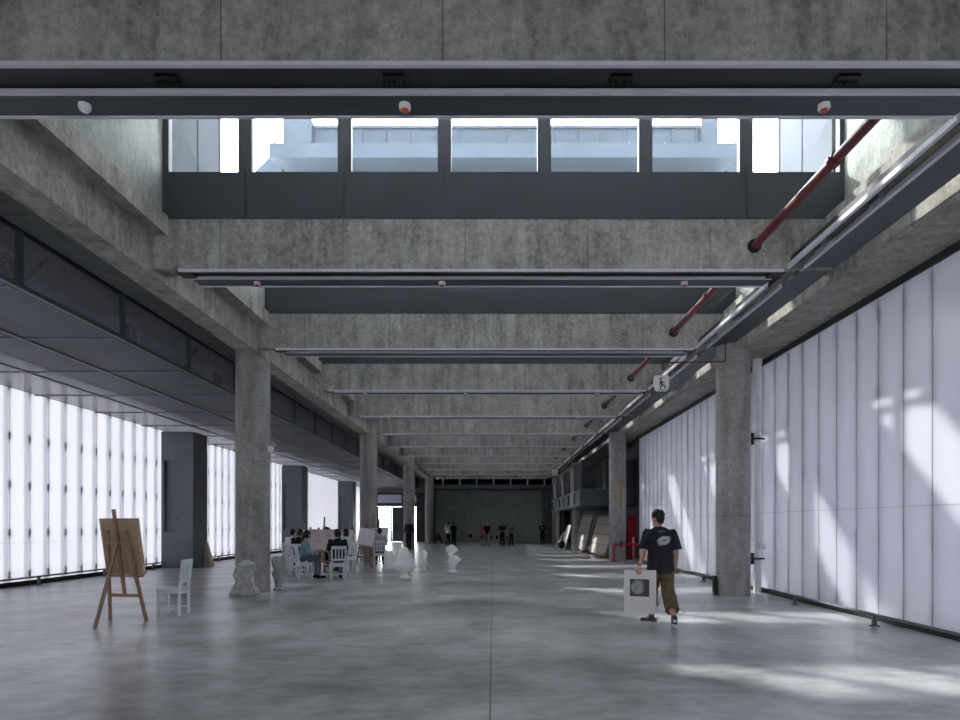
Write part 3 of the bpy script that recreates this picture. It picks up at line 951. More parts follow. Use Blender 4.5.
GP = 'art panels leaning under the balcony'
lean_panel('lattice_panel', 'large pale lattice patterned panel leaning under the balcony next to the second right column', 28.6, 33.4, 4.95, 5.52, 1.95, M['lattice'], M['wood_easel'], GP, 0.1)
lean_panel('lattice_panel', 'large pale lattice patterned panel leaning under the balcony by its middle post', 34.6, 39.2, 4.92, 5.42, 2.1, M['lattice'], M['wood_easel'], GP, 0.1)
lean_panel('timber_panel', 'narrow brown timber panel leaning just behind the second right column', 27.5, 28.3, 5.35, 5.75, 1.9, M['wood_easel'], None, GP)
lean_panel('white_panel', 'white panel leaning under the far end of the balcony', 41.0, 43.0, 4.55, 5.0, 1.5, M['paper'], M['wood_pale'], GP)
lean_panel('white_panel', 'low tilted white panel leaning before the others at the balcony end', 43.4, 44.6, 4.30, 4.9, 1.0, M['wood_pale'], M['wood_easel'], GP)
lean_panel('grey_panel', 'grey panel leaning between the white panels at the balcony end', 39.6, 40.6, 4.95, 5.3, 1.3, M['grey_wall'], M['wood_easel'], GP)
t = thing('picture_frame', 'white framed dark red picture leaning on the wall behind the lattice panels', 'picture', (6.5, 38.5, 0.3))
MB().box(-0.02, 0.03, -1.0, -0.86, 0, 1.7).box(-0.02, 0.03, 0.86, 1.0, 0, 1.7).box(-0.02, 0.03, -0.86, 0.86, 0, 0.14).box(-0.02, 0.03, -0.86, 0.86, 1.56, 1.7).build('frame', M['white_pvc'], t)
MB().box(0.0, 0.02, -0.86, 0.86, 0.14, 1.56).build('picture', M['red_paint'], t)
MB().box(-0.1, 0.2, -0.9, 0.9, -0.3, 0.0).build('plinth', M['pier'], t)
# rubbish bag
o = MB().ell((0, 0, 0.28), (0.24, 0.30, 0.28), 14, 10).build('bin_bag', M['black']); o.location = (4.30, 40.3, 0)
for v in o.data.vertices:
    d = mnoise.noise(v.co * 6) * 0.07
    v.co += v.co.normalized() * d
    v.co.z = max(0, v.co.z)
o['label'] = 'dark crumpled bag on the floor by the balcony end panels'; o['category'] = 'bag'

# red cabinet, red hydrant pipe and yellow conduit at the second column
t = thing('hydrant_cabinet', 'tall bright red cabinet beside the second right column', 'cabinet', (6.0, 27.75, 0))
MB().box(-0.15, 0.55, 0.0, 0.3, 0.05, 1.9).build('body', M['red_bright'], t, 0.01)
MB().box(-0.10, 0.50, -0.015, 0.0, 0.1, 1.85).build('door', M['red_bright'], t)
MB().box(-0.15, 0.55, 0.02, 0.3, 0.0, 0.05).build('plinth', M['black'], t)
MB().box(0.40, 0.43, -0.05, -0.015, 0.9, 1.05).build('handle', M['galv'], t)
t = thing('hydrant_pipe', 'red pipe bent around the foot of the second right column', 'pipe', (5.14, 26.0, 0))
MB().cyl((-0.26, -0.10, 0), (-0.26, -0.10, 0.72), 0.04).cyl((-0.26, -0.10, 0.72), (0.75, -0.10, 0.72), 0.04).cyl((0.75, -0.10, 0.72), (0.75, 1.7, 0.72), 0.04).build('pipe', M['red_bright'], t)
MB().cyl((0.05, -0.10, 0.60), (0.05, -0.10, 0.84), 0.06).cyl((0.05, -0.10, 0.80), (0.05, -0.22, 0.80), 0.05).build('valve', M['steel'], t)
o = MB().box(-0.03, 0.03, -0.02, 0.0, 2.25, 3.35).build('cable_strip', plain('yellow strip', lin(170, 130, 40), 0.5)); o.location = (5.20, 26.075, 0)
o['label'] = 'thin yellow vertical strip fixed on the second right column'; o['category'] = 'strip'
o = MB().cyl((0, 0, 0), (0, 0, 1.0), 0.04, n=12).box(-0.08, 0.08, -0.08, 0.08, 0, 0.02).build('bollard', M['galv']); o.location = (5.78, 26.35, 0)
o['label'] = 'slim grey bollard post by the end of the far light wall'; o['category'] = 'bollard'
o = MB().box(-0.04, 0.03, -0.06, 0.06, 0, 0.42).box(-0.05, -0.03, -0.03, 0.03, 0.1, 0.36).build('kerb_guard', M['black']); o.location = (4.74, 13.66, 0)
o['label'] = 'black floor bracket at the foot of the near right column'; o['category'] = 'bracket'

# boards standing against the dark end wall
t0 = None
M['cream'] = plain('cream board', lin(196, 188, 168), 0.7)
for (x0, x1, ytop, lab) in ((466.5, 474.5, 530, 'tall cream board with dark mark leaning alone on the dark end wall'),
                            (479.0, 483.5, 532.5, 'pale board leaning on the end wall behind the couple in black shorts'),
                            (488.8, 493.8, 533, 'pale board with dark square between the walkers at the end wall'),
                            (494.2, 499.4, 533, 'pale board with dark square beside the black shirted man'),
                            (505.5, 509.6, 533.5, 'pale board with dark triangle behind the patterned shirt')):
    Y = 57.7
    xa, xb_, h = (x0 - 493) * Y / 640, (x1 - 493) * Y / 640, 1.5 + (525 - ytop) * Y / 640
    t = thing('leaning_board', lab, 'board', ((xa + xb_) / 2, Y, 0), group='boards along the end wall')
    w = (xb_ - xa) / 2
    MB().prism([(-0.02, 0.0), (0.22, h), (0.27, h), (0.03, 0.0)], 'x', -w, w).build('panel', M['cream'], t)
    yy = lambda z: -0.035 + 0.24 * z / h
    zc = h * 0.5
    MB().prism([(yy(zc - 0.16) + 0.0, zc - 0.16), (yy(zc + 0.16), zc + 0.16), (yy(zc + 0.16) + 0.02, zc + 0.16), (yy(zc - 0.16) + 0.02, zc - 0.16)], 'x', -w * 0.4, w * 0.4).build('dark_mark', M['black'], t)
t = thing('folding_stand', 'dark folded A-frame stand beside the left return of the end wall', 'stand', (-4.3, 50.4, 0))
for s in (-1, 1):
    MB().bar((s * 0.28, 0, 0), (s * 0.04, 0, 0.85), 0.10, 0.08, up=(0, 1, 0)).build('leg', M['black'], t)
MB().box(-0.14, 0.14, -0.03, 0.03, 0.35, 0.6).build('panel', M['black'], t)
# dark socket plate high on the end wall
o = MB().box(-0.14, 0.14, -0.05, 0.0, -0.06, 0.06).build('wall_light', M['white_pvc']); o.location = ((451 - 493) * 58 / 640, 57.99, 1.5 + (525 - 508.5) * 58 / 640)
o['label'] = 'small white plate fixed on the dark end wall'; o['category'] = 'wall plate'


# ================================================================== organic shapes
def capsule(mb, a, b, ra, rb=None, n=14):
    rb = ra if rb is None else rb
    mb.cyl(a, b, ra, rb, n)
    mb.ell(a, ra, n, 8)
    mb.ell(b, rb, n, 8)


def loft(mb, secs, n=22):
    """closed solid through elliptical sections (centre, x axis vector, y axis vector)"""
    vs = []
    for c, ax, ay in secs:
        c, ax, ay = Vector(c), Vector(ax), Vector(ay)
        vs += [c + math.cos(2 * math.pi * i / n) * ax + math.sin(2 * math.pi * i / n) * ay for i in range(n)]
    k = len(secs)
    fs = [(j * n + i, j * n + (i + 1) % n, (j + 1) * n + (i + 1) % n, (j + 1) * n + i) for j in range(k - 1) for i in range(n)]
    fs += [tuple(reversed(range(n))), tuple((k - 1) * n + i for i in range(n))]
    mb._add(vs, fs, True)


def skin(mb, name, mat, voxel, parent, smooth=4, rough=0.0, rscale=9.0):
    """fuse overlapping solids into one continuous surface"""
    me = bpy.data.meshes.new(name)
    me.from_pydata(mb.v, [], mb.f)
    bm = bmesh.new(); bm.from_mesh(me)
    bmesh.ops.remove_doubles(bm, verts=bm.verts, dist=1e-6)
    bmesh.ops.recalc_face_normals(bm, faces=bm.faces)
    bm.to_mesh(me); bm.free()
    o = bpy.data.objects.new(name, me); col.objects.link(o)
    md = o.modifiers.new('r', 'REMESH'); md.mode = 'VOXEL'; md.voxel_size = voxel; md.use_smooth_shade = True
    if smooth:
        sm = o.modifiers.new('s', 'SMOOTH'); sm.iterations = smooth; sm.factor = 0.5
    dg = bpy.context.evaluated_depsgraph_get()
    new = bpy.data.meshes.new_from_object(o.evaluated_get(dg))
    bpy.data.objects.remove(o); bpy.data.meshes.remove(me)
    new.name = name
    if rough:
        for v, nrm in [(v, v.normal.copy()) for v in new.vertices]:
            v.co += nrm * (mnoise.noise(v.co * rscale) * rough + mnoise.noise(v.co * rscale * 2.6) * rough * 0.5)
    new.materials.clear(); new.materials.append(mat)
    new.shade_smooth()
    r = bpy.data.objects.new(name, new); col.objects.link(r)
    if parent is not None:
        r.parent = parent
    return r


# ------------------------------------------------------------------ plaster casts
def sculpture(name, label, cat, loc, rz, build, mat, voxel, rough, rscale=9.0):
    mb = MB(); build(mb)
    o = skin(mb, name, mat, voxel, None, 1, rough, rscale)
    o.location = loc; o.rotation_euler = (0, 0, rz)
    o['label'] = label; o['category'] = cat
    zmin = min(v.co.z for v in o.data.vertices)
    for v in o.data.vertices:
        v.co.z -= zmin
    return o


def socle(mb, r, h, z0=0.0):
    mb.lathe((0, 0, z0), [(r, 0), (r, h * 0.15), (r * 0.7, h * 0.35), (r * 0.5, h * 0.6), (r * 0.62, h * 0.9), (r * 0.75, h)], 20)


def bust_dish(mb):
    # seen from behind: hollow cut shoulders like a dish on a small foot, long hair above
    socle(mb, 0.15, 0.20)
    loft(mb, [((0, 0, 0.15), (0.08, 0, 0), (0, 0.07, 0)), ((0, 0, 0.20), (0.17, 0, 0), (0, 0.12, 0)), ((0, 0, 0.27), (0.27, 0, 0), (0, 0.17, 0)), ((0, 0, 0.35), (0.325, 0, 0), (0, 0.19, 0)),
              ((0, 0, 0.41), (0.31, 0, 0), (0, 0.18, 0)), ((0, 0.02, 0.45), (0.20, 0, 0), (0, 0.14, 0))])
    loft(mb, [((0, 0.03, 0.45), (0.20, 0, 0), (0, 0.14, 0)), ((0, 0.04, 0.58), (0.16, 0, 0), (0, 0.14, 0)), ((-0.01, 0.05, 0.72), (0.135, 0, 0), (0, 0.14, 0)), ((-0.02, 0.05, 0.82), (0.10, 0, 0), (0, 0.11, 0)), ((-0.02, 0.05, 0.87), (0.04, 0, 0), (0, 0.05, 0))])
    for s in (-1, 1):
        capsule(mb, (s * 0.14, 0.0, 0.66), (s * 0.2, -0.02, 0.46), 0.05, 0.06)


def bust_girl(mb):
    socle(mb, 0.12, 0.16)
    capsule(mb, (0, 0, 0.14), (0.03, 0, 0.28), 0.06, 0.09)
    loft(mb, [((0.02, 0, 0.2), (0.12, 0, 0), (0, 0.08, 0)), ((0.02, 0, 0.30), (0.10, 0, 0), (0, 0.08, 0)), ((0, 0, 0.38), (0.055, 0, 0), (0, 0.055, 0))])
    mb.ell((0, 0, 0.51), (0.10, 0.12, 0.13), 18, 12)
    mb.ell((0.02, 0.05, 0.56), (0.11, 0.11, 0.11), 18, 12)
    mb.ell((-0.04, -0.11, 0.48), (0.025, 0.03, 0.03))
    capsule(mb, (0.08, 0.05, 0.5), (0.06, 0.06, 0.34), 0.045, 0.03)


def bust_bearded(mb):
    socle(mb, 0.14, 0.18)
    capsule(mb, (0, 0, 0.16), (0, 0, 0.30), 0.075, 0.11)
    loft(mb, [((0.0, 0, 0.24), (0.10, 0, 0), (0, 0.10, 0)), ((0.04, 0, 0.36), (0.20, 0, 0.06), (0, 0.13, 0)), ((0.02, 0, 0.46), (0.15, 0, 0.04), (0, 0.12, 0)), ((0.0, 0, 0.54), (0.07, 0, 0), (0, 0.08, 0))])
    capsule(mb, (0.12, 0, 0.40), (0.27, -0.02, 0.44), 0.06, 0.025)
    capsule(mb, (0.02, -0.05, 0.22), (0.2, -0.03, 0.40), 0.04, 0.05)
    mb.ell((-0.02, 0, 0.70), (0.12, 0.14, 0.15), 20, 14)
    mb.ell((-0.03, 0.02, 0.76), (0.130, 0.14, 0.11), 20, 14)
    mb.ell((-0.06, -0.09, 0.57), (0.09, 0.07, 0.10), 16, 10)
    mb.ell((-0.05, -0.15, 0.68), (0.025, 0.035, 0.04), 10, 8)
    for a in range(9):
        th = 2 * math.pi * a / 9
        mb.ell((-0.03 + 0.14 * math.cos(th), 0.03 + 0.12 * math.sin(th), 0.72 + 0.04 * math.sin(3 * a)), (0.05, 0.05, 0.06), 10, 8)


def torso_block(mb):
    mb.box(-0.22, 0.16, -0.12, 0.14, 0.0, 0.10)
    loft(mb, [((0, 0, 0.05), (0.20, 0, 0), (0, 0.13, 0)), ((-0.02, 0, 0.22), (0.16, 0, 0), (0, 0.12, 0)), ((-0.04, 0, 0.36), (0.15, 0, 0), (0, 0.11, 0)), ((-0.05, 0, 0.50), (0.17, 0, 0), (0, 0.11, 0)), ((-0.04, 0, 0.58), (0.08, 0, 0), (0, 0.08, 0))])
    mb.ell((-0.10, 0.0, 0.57), (0.06, 0.06, 0.06)); mb.ell((0.04, 0.0, 0.56), (0.05, 0.06, 0.05))
    capsule(mb, (0.10, 0, 0.48), (0.15, 0, 0.14), 0.055, 0.05)


def torso_drapery(mb):
    # armless standing torso with flared drapery
    loft(mb, [((0.02, 0, 0), (0.29, 0, 0), (0, 0.17, 0)), ((0.02, 0, 0.12), (0.26, 0, 0), (0, 0.16, 0)), ((0.01, 0, 0.26), (0.19, 0, 0), (0, 0.13, 0)), ((0.0, 0, 0.40), (0.155, 0, 0), (0, 0.115, 0)),
              ((0.01, 0, 0.54), (0.17, 0, 0.02), (0, 0.12, 0)), ((0.03, 0, 0.64), (0.17, 0, 0.03), (0, 0.11, 0)), ((0.02, 0, 0.70), (0.09, 0, 0), (0, 0.08, 0)), ((0.02, 0, 0.74), (0.06, 0, 0), (0, 0.06, 0))])
    capsule(mb, (-0.13, 0, 0.62), (-0.21, -0.03, 0.42), 0.06, 0.045)
    capsule(mb, (-0.21, -0.03, 0.42), (-0.10, -0.12, 0.34), 0.05, 0.045)
    capsule(mb, (0.17, 0, 0.63), (0.19, 0, 0.52), 0.05, 0.04)
    for i in range(9):
        x = -0.22 + i * 0.06
        capsule(mb, (x * 0.55, -0.10, 0.34), (x * 1.15, -0.155, 0.02), 0.02, 0.03, 8)
    mb.ell((-0.05, -0.09, 0.52), (0.06, 0.05, 0.07)); mb.ell((0.08, -0.09, 0.53), (0.06, 0.05, 0.07))


def torso_twist(mb):
    # limbless twisted male torso on a narrow base
    mb.lathe((0, 0, 0), [(0.13, 0), (0.14, 0.03), (0.10, 0.05)], 18)
    loft(mb, [((0.0, 0, 0.03), (0.09, 0, 0), (0, 0.09, 0)), ((0.0, 0, 0.16), (0.095, 0, 0), (0, 0.10, 0)), ((-0.01, 0, 0.30), (0.13, 0, 0.01), (0, 0.12, 0)), ((-0.03, 0, 0.40), (0.15, 0.02, 0), (-0.02, 0.12, 0)),
              ((0.0, 0, 0.46), (0.11, 0.04, 0), (-0.04, 0.10, 0)), ((0.0, 0, 0.58), (0.15, 0.06, 0.02), (-0.04, 0.12, 0)), ((0.01, 0, 0.70), (0.16, 0.06, 0.02), (-0.04, 0.11, 0)), ((0.01, 0, 0.77), (0.09, 0.02, 0), (0, 0.08, 0))])
    mb.ell((-0.11, 0.02, 0.68), (0.08, 0.09, 0.09)); mb.ell((0.12, 0.0, 0.72), (0.08, 0.08, 0.09))
    capsule(mb, (0.10, 0.02, 0.46), (0.17, -0.02, 0.40), 0.055, 0.04)
    mb.ell((-0.02, -0.10, 0.62), (0.09, 0.05, 0.08))


PX = lambda x, y: ((x - 493) * (960 / (y - 525)) / 640, 960 / (y - 525))
for (fn, name, px, lab, mat, vx, rg, rz) in (
        (bust_dish, 'plaster_bust', (404.5, 579), 'white plaster bust on a small foot seen from behind, dish shaped shoulders', 'plaster', 0.010, 0.016, 0),
        (bust_girl, 'plaster_bust', (423.5, 571), 'small slim white plaster bust on the floor behind the dish shaped one', 'plaster', 0.009, 0.010, 20),
        (bust_bearded, 'plaster_bust', (452.5, 573), 'white bearded plaster bust standing alone toward the middle of the floor', 'plaster', 0.010, 0.020, 0),
        (torso_block, 'plaster_torso', (389.5, 569), 'white plaster torso block beside the sketch easel', 'plaster', 0.010, 0.016, 0),
        (torso_drapery, 'plaster_torso', (245.0, 595.5), 'grey plaster torso with flared drapery at the foot of the near column', 'plaster_grey', 0.012, 0.016, 0),
        (torso_twist, 'plaster_torso', (279.0, 590), 'grey twisted plaster torso on the aisle side behind the near column, beside its foot', 'plaster_grey', 0.012, 0.012, 0)):
    x, y = PX(*px)
    sculpture(name, lab, 'sculpture', (x, y, 0), R(rz), fn, M[mat], vx, rg, 16.0)

# ================================================================== people
def cloth(name, c, var=0.15):
    return plain(name, lin(*c), 0.85, 0.0, var, 9.0, 0.2, 0.15)


M['skin'] = plain('skin', lin(190, 146, 126), 0.55, 0.0, 0.04, 8.0, 0.35)
M['hair'] = plain('black hair', lin(26, 24, 25), 0.5, 0.0, 0.3, 20.0, 0.4)
M['sole'] = plain('shoe white', lin(206, 204, 204), 0.6)
CL = {}
def C_(key, rgb):
    if key not in CL:
        CL[key] = cloth('cloth ' + key, rgb)
    return CL[key]


def hand(mb, wrist, d, lat, curl, k=1.0, bend=0.5):
    """palm, four bent fingers of unequal length and a thumb leaving the side of the palm"""
    w, d, lat, curl = Vector(wrist), Vector(d).normalized(), Vector(lat).normalized(), Vector(curl).normalized()
    palm0, palm1 = w + d * 0.015, w + d * 0.08 * k
    loft(mb, [(w - d * 0.01, lat * 0.026, curl * 0.02), (w + d * 0.03, lat * 0.036, curl * 0.018), (palm1, lat * 0.042, curl * 0.014), (palm1 + d * 0.012, lat * 0.036, curl * 0.010)], 14)
    for i, L in enumerate((0.078, 0.086, 0.080, 0.062)):
        b = palm1 + lat * (0.033 - 0.022 * i)
        m1 = b + (d + curl * bend * 0.5).normalized() * L * 0.5
        m2 = m1 + (d * (1 - bend * 0.5) + curl * bend * 1.3).normalized() * L * 0.5
        capsule(mb, b, m1, 0.0088, 0.0082, 8); capsule(mb, m1, m2, 0.0082, 0.0070, 8)
    tb = w + d * 0.03 + lat * 0.030
    t1 = tb + (d * 0.7 + lat * 0.6 + curl * 0.3).normalized() * 0.036
    t2 = t1 + (d * 0.95 + lat * 0.15 + curl * 0.3).normalized() * 0.030
    capsule(mb, tb, t1, 0.0115, 0.0098, 8); capsule(mb, t1, t2, 0.0098, 0.0082, 8)


STAND = dict(head=(0, 0.015, 1.60), neck=(0, -0.01, 1.46), chest=(0, 0, 1.30), hip=(0, 0, 0.93),
             shL=(-0.185, -0.01, 1.40), shR=(0.185, -0.01, 1.40), elL=(-0.235, -0.03, 1.12), elR=(0.235, -0.03, 1.12),
             wrL=(-0.24, 0.05, 0.88), wrR=(0.24, 0.05, 0.88), knL=(-0.10, 0.02, 0.49), knR=(0.10, 0.02, 0.49),
             anL=(-0.11, -0.02, 0.09), anR=(0.11, -0.02, 0.09), toL=(-0.13, 0.15, 0.035), toR=(0.13, 0.15, 0.035))
SIT = dict(head=(0, 0.10, 1.20), neck=(0, 0.04, 1.06), chest=(0, 0.04, 0.90), hip=(0, -0.03, 0.605),
           shL=(-0.185, 0.03, 1.00), shR=(0.185, 0.03, 1.00), elL=(-0.24, 0.08, 0.74), elR=(0.24, 0.08, 0.74),
           wrL=(-0.17, 0.30, 0.68), wrR=(0.17, 0.30, 0.70), knL=(-0.12, 0.38, 0.56), knR=(0.12, 0.38, 0.56),
           anL=(-0.13, 0.34, 0.09), anR=(0.13, 0.36, 0.09), toL=(-0.14, 0.51, 0.035), toR=(0.14, 0.53, 0.035))


def person(label, loc, rz, base, shirt, trousers, over=None, hair='short', sleeve=0.75, leg=0.97, voxel=0.012, shoe='black_shoe',
           group=None, turn=0.0, hang=True, cap=None, k=1.0):
    J = {q: Vector(v) for q, v in base.items()}
    for q, v in (over or {}).items():
        J[q] = Vector(v)
    t = thing('person', label, 'person', loc, rz, group)
    t.scale = (k, k, k)
    b = MB()
    up = (J['neck'] - J['hip']).normalized()
    fw = Vector((1, 0, 0)).cross(up) * -1
    if fw.y < 0:
        fw = -fw
    X = Vector((1, 0, 0))
    hd = J['head']
    q = Matrix.Rotation(turn, 3, 'Z')
    H = lambda x, y, z: hd + q @ Vector((x, y, z))
    # head with face
    b.ell(hd, (0.074, 0.092, 0.112), 18, 14, Euler((0, 0, turn)))
    b.ell(H(0, 0.03, -0.06), (0.052, 0.06, 0.06), 14, 10, Euler((0, 0, turn)))
    capsule(b, H(0, 0.088, 0.012), H(0, 0.104, -0.02), 0.009, 0.014, 8)
    b.ell(H(0, 0.082, -0.062), (0.022, 0.012, 0.009), 10, 6, Euler((0, 0, turn)))
    b.ell(H(0, 0.074, -0.098), (0.022, 0.018, 0.016), 10, 6)
    for s in (-1, 1):
        b.ell(H(s * 0.077, -0.005, -0.005), (0.011, 0.02, 0.032), 10, 8, Euler((0, 0, turn)))
    capsule(b, J['neck'] - up * 0.04, hd - Vector((0, 0.015, 0.06)), 0.052, 0.048)
    # trunk inside the clothes
    loft(b, [(J['hip'] - up * 0.06, X * 0.14, fw * 0.10), (J['hip'] + up * 0.12, X * 0.125, fw * 0.09), (J['chest'], X * 0.145, fw * 0.10), (J['neck'] - up * 0.06, X * 0.12, fw * 0.07), (J['neck'] + up * 0.0, X * 0.05, fw * 0.05)])
    for s, S in ((-1, 'L'), (1, 'R')):
        capsule(b, J['sh' + S], J['el' + S], 0.045, 0.038)
        capsule(b, J['el' + S], J['wr' + S], 0.038, 0.026)
        d = J['wr' + S] - J['el' + S]
        if hang:
            hand(b, J['wr' + S], d, (0, 1, 0.1), (-s, 0, 0), bend=0.5)
        else:
            hand(b, J['wr' + S], d, (-s, 0.1, 0.2), (0, 0.2, -1), bend=0.6)
        hp = J['hip'] + X * s * 0.09
        capsule(b, hp, J['kn' + S], 0.075, 0.052)
        capsule(b, J['kn' + S], J['an' + S], 0.05, 0.036)
        capsule(b, J['an' + S], J['an' + S].lerp(J['to' + S], 0.5), 0.034, 0.03)
    skin(b, 'body', M['skin'], voxel * 0.8, t, 2)
    # eyes
    for s in (-1, 1):
        e = MB(); e.ell(H(s * 0.031, 0.083, 0.012), (0.013, 0.008, 0.007), 10, 6)
        e.build('eye', M['black'], t)
    # shirt
    g = MB()
    shw = abs((J['shR'] - J['shL']).x) / 2
    loft(g, [(J['hip'] - up * 0.06, X * 0.172, fw * 0.125), (J['hip'] + up * 0.06, X * 0.168, fw * 0.125), (J['hip'].lerp(J['chest'], 0.55), X * 0.165, fw * 0.12), (J['chest'], X * (shw + 0.0), fw * 0.128),
             (J['chest'].lerp(J['neck'], 0.55), X * (shw + 0.005), fw * 0.105), (J['neck'] - up * 0.035, X * 0.12, fw * 0.075), (J['neck'] + up * 0.012, X * 0.068, fw * 0.062)])
    for S in ('L', 'R'):
        e = J['sh' + S].lerp(J['el' + S], min(1.0, sleeve))
        capsule(g, J['sh' + S], e, 0.066, 0.062)
        if sleeve > 1:
            capsule(g, J['el' + S], J['el' + S].lerp(J['wr' + S], sleeve - 1), 0.058, 0.042)
    skin(g, 'shirt', shirt, voxel, t, 2, 0.006, 12)
    # trousers or shorts
    g = MB()
    g.ell(J['hip'] - up * 0.03, (0.165, 0.125, 0.12), 18, 10)
    for s, S in ((-1, 'L'), (1, 'R')):
        hp = J['hip'] + X * s * 0.085 - up * 0.02
        if leg <= 0.5:
            capsule(g, hp, hp.lerp(J['kn' + S], leg * 2), 0.098, 0.085)
        else:
            capsule(g, hp, J['kn' + S], 0.095, 0.072)
            capsule(g, J['kn' + S], J['kn' + S].lerp(J['an' + S], (leg - 0.5) * 2), 0.070, 0.056)
    skin(g, 'trousers', trousers, voxel, t, 2, 0.006, 12)
    # shoes
    for S in ('L', 'R'):
        g = MB()
        a, e = J['an' + S], J['to' + S]
        d = (e - a); d.z = 0; d = d.normalized() if d.length > 0.01 else Vector((0, 1, 0))
        heel = a - d * 0.035; heel.z = max(0.04, a.z - 0.055)
        capsule(g, heel, e, 0.042, 0.036); capsule(g, a - Vector((0, 0, 0.01)), heel.lerp(e, 0.4), 0.042, 0.036)
        o = skin(g, 'shoe', CL[shoe] if shoe in CL else M['sole'], voxel, t, 1)
        for v in o.data.vertices:
            v.co.z = max(0.0, v.co.z)
    # hair
    g = MB()
    g.ell(H(0, -0.018, 0.030), (0.086, 0.096, 0.100), 18, 12, Euler((0, 0, turn)))
    if hair == 'ponytail':
        g.ell(H(0, -0.03, 0.0), (0.088, 0.09, 0.11), 16, 10)
        capsule(g, H(0, -0.10, 0.02), H(-0.02, -0.15, -0.16), 0.045, 0.04)
        capsule(g, H(-0.02, -0.15, -0.16), H(-0.05, -0.13, -0.28), 0.04, 0.015)
    elif hair == 'bob':
        g.ell(H(0, -0.035, -0.02), (0.092, 0.085, 0.12), 16, 10)
    else:
        g.ell(H(0, -0.045, -0.01), (0.078, 0.06, 0.085), 14, 10)
    skin(g, 'hair', M['hair'], voxel * 0.8, t, 1, 0.006, 30)
    if cap:
        g = MB()
        g.ell(H(0, -0.01, 0.055), (0.096, 0.108, 0.085), 18, 12)
        g.ell(H(0, 0.11, 0.045), (0.075, 0.07, 0.012), 16, 8)
        skin(g, 'cap', cap, voxel * 0.8, t, 1)
    return t


C_('black', (25, 25, 29)); C_('white', (214, 214, 220)); C_('denim', (128, 150, 168)); C_('green', (32, 50, 45))
C_('trouser_black', (23, 23, 26)); C_('jeans', (98, 110, 126)); C_('grey', (120, 122, 128)); C_('black_shoe', (28, 28, 30)); C_('orange', (176, 96, 70))
C_('khaki', (96, 88, 68)); C_('cap', (36, 38, 44)); C_('pale_grey', (160, 164, 172))
GS = 'sitters in the drawing class'


def sit(i, shirt, trousers, label, **kw):
    ch = chairs[i]
    return person(label, (ch.location.x, ch.location.y, 0), ch.rotation_euler.z, SIT, CL[shirt], CL[trousers], hang=False, group=GS, **kw)


sit(0, 'white', 'trouser_black', 'person in white shirt sitting on a grey chair nearest the left light wall', hair='short', turn=R(-15), k=1.04)
sit(1, 'black', 'trouser_black', 'person in black t-shirt sitting between the white and the blue shirts', hair='short', k=1.05)
sit(2, 'denim', 'jeans', 'person with ponytail in light blue shirt sitting sideways to the pinkish board', hair='ponytail', sleeve=1.7, turn=R(10), k=1.03)
sit(3, 'green', 'jeans', 'person in dark green shirt sitting with back turned on a grey chair', hair='short', k=1.05)
sit(4, 'white', 'trouser_black', 'person in white shirt sitting sideways just behind the green shirt', hair='bob', k=1.04)
sit(5, 'pale_grey', 'trouser_black', 'person in pale grey shirt sitting behind the sketch easel, back turned', hair='short', k=1.06)
sit(7, 'black', 'trouser_black', 'person with dark cap peering over the pinkish board', hair='short', cap=CL['cap'], k=1.08)

# standing and walking people far down the hall
M['pattern'] = sketch_mat('patterned shirt cloth', lin(120, 110, 124), lin(50, 50, 64), 14.0, 0.55)
M['print_black'] = sketch_mat('black tee with white print', lin(25, 25, 28), lin(25, 25, 28), 5.0, 0.9)


def at(px, yf):
    return PX(px, yf)


WALK = dict(knL=(-0.10, 0.14, 0.52), anL=(-0.10, 0.20, 0.11), toL=(-0.11, 0.36, 0.05), knR=(0.10, -0.02, 0.48), anR=(0.10, -0.24, 0.13), toR=(0.11, -0.09, 0.035),
            wrL=(-0.25, -0.06, 0.90), wrR=(0.25, 0.14, 0.92))
ARMS_IN = dict(elL=(-0.24, -0.02, 1.14), elR=(0.24, -0.02, 1.14), wrL=(-0.08, 0.20, 1.10), wrR=(0.08, 0.20, 1.08))
GF = 'people standing at the far end of the hall'
x, y = (408.8 - 493) * 37.9 / 640, 37.9
person('person in dark shirt and black trousers walking toward the camera beside the third column', (x, y, 0), R(172), STAND, C_('charcoal', (48, 50, 58)), CL['trouser_black'], WALK, sleeve=1.6, k=1.06)
x, y = at(448.0, 545.7)
person('person in white shirt standing beside a black shirted companion, left of the end wall', (x, y, 0), R(30), STAND, CL['white'], CL['trouser_black'], ARMS_IN, group=GF)
x, y = at(453.6, 546.0)
person('person in black shirt and trousers standing close beside the white shirt', (x, y, 0), R(-25), STAND, CL['black'], CL['trouser_black'], group=GF, turn=R(-30))
x, y = at(483.5, 546.3)
person('person in orange brown shirt half hidden behind the walker in shorts', (x, y + 0.5, 0), R(160), STAND, CL['orange'], CL['khaki'], WALK, leg=0.5, group=GF)
x, y = at(486.8, 546.5)
person('person in black t-shirt and grey shorts walking before the pale boards', (x, y, 0), R(-160), STAND, CL['black'], CL['grey'], WALK, leg=0.5, group=GF)
x, y = at(502.3, 546.3)
person('person in black t-shirt and black trousers facing the camera before the pale boards', (x, y, 0), R(180), STAND, CL['black'], CL['trouser_black'], ARMS_IN, group=GF, k=0.99)
x, y = at(511.3, 546.4)
person('person in patterned shirt standing beside the man in all black', (x, y, 0), R(170), STAND, M['pattern'], CL['trouser_black'], ARMS_IN, group=GF, k=0.98)
x, y = at(542.4, 544.6)
t = person('person in black t-shirt with white chest print standing alone by the balcony end', (x, y, 0), R(165), STAND, M['print_black'], CL['trouser_black'], None, group=GF, shoe='white_shoe')
MB().box(-0.07, 0.07, 0.128, 0.138, 1.22, 1.33).build('chest_print', M['sole'], t)


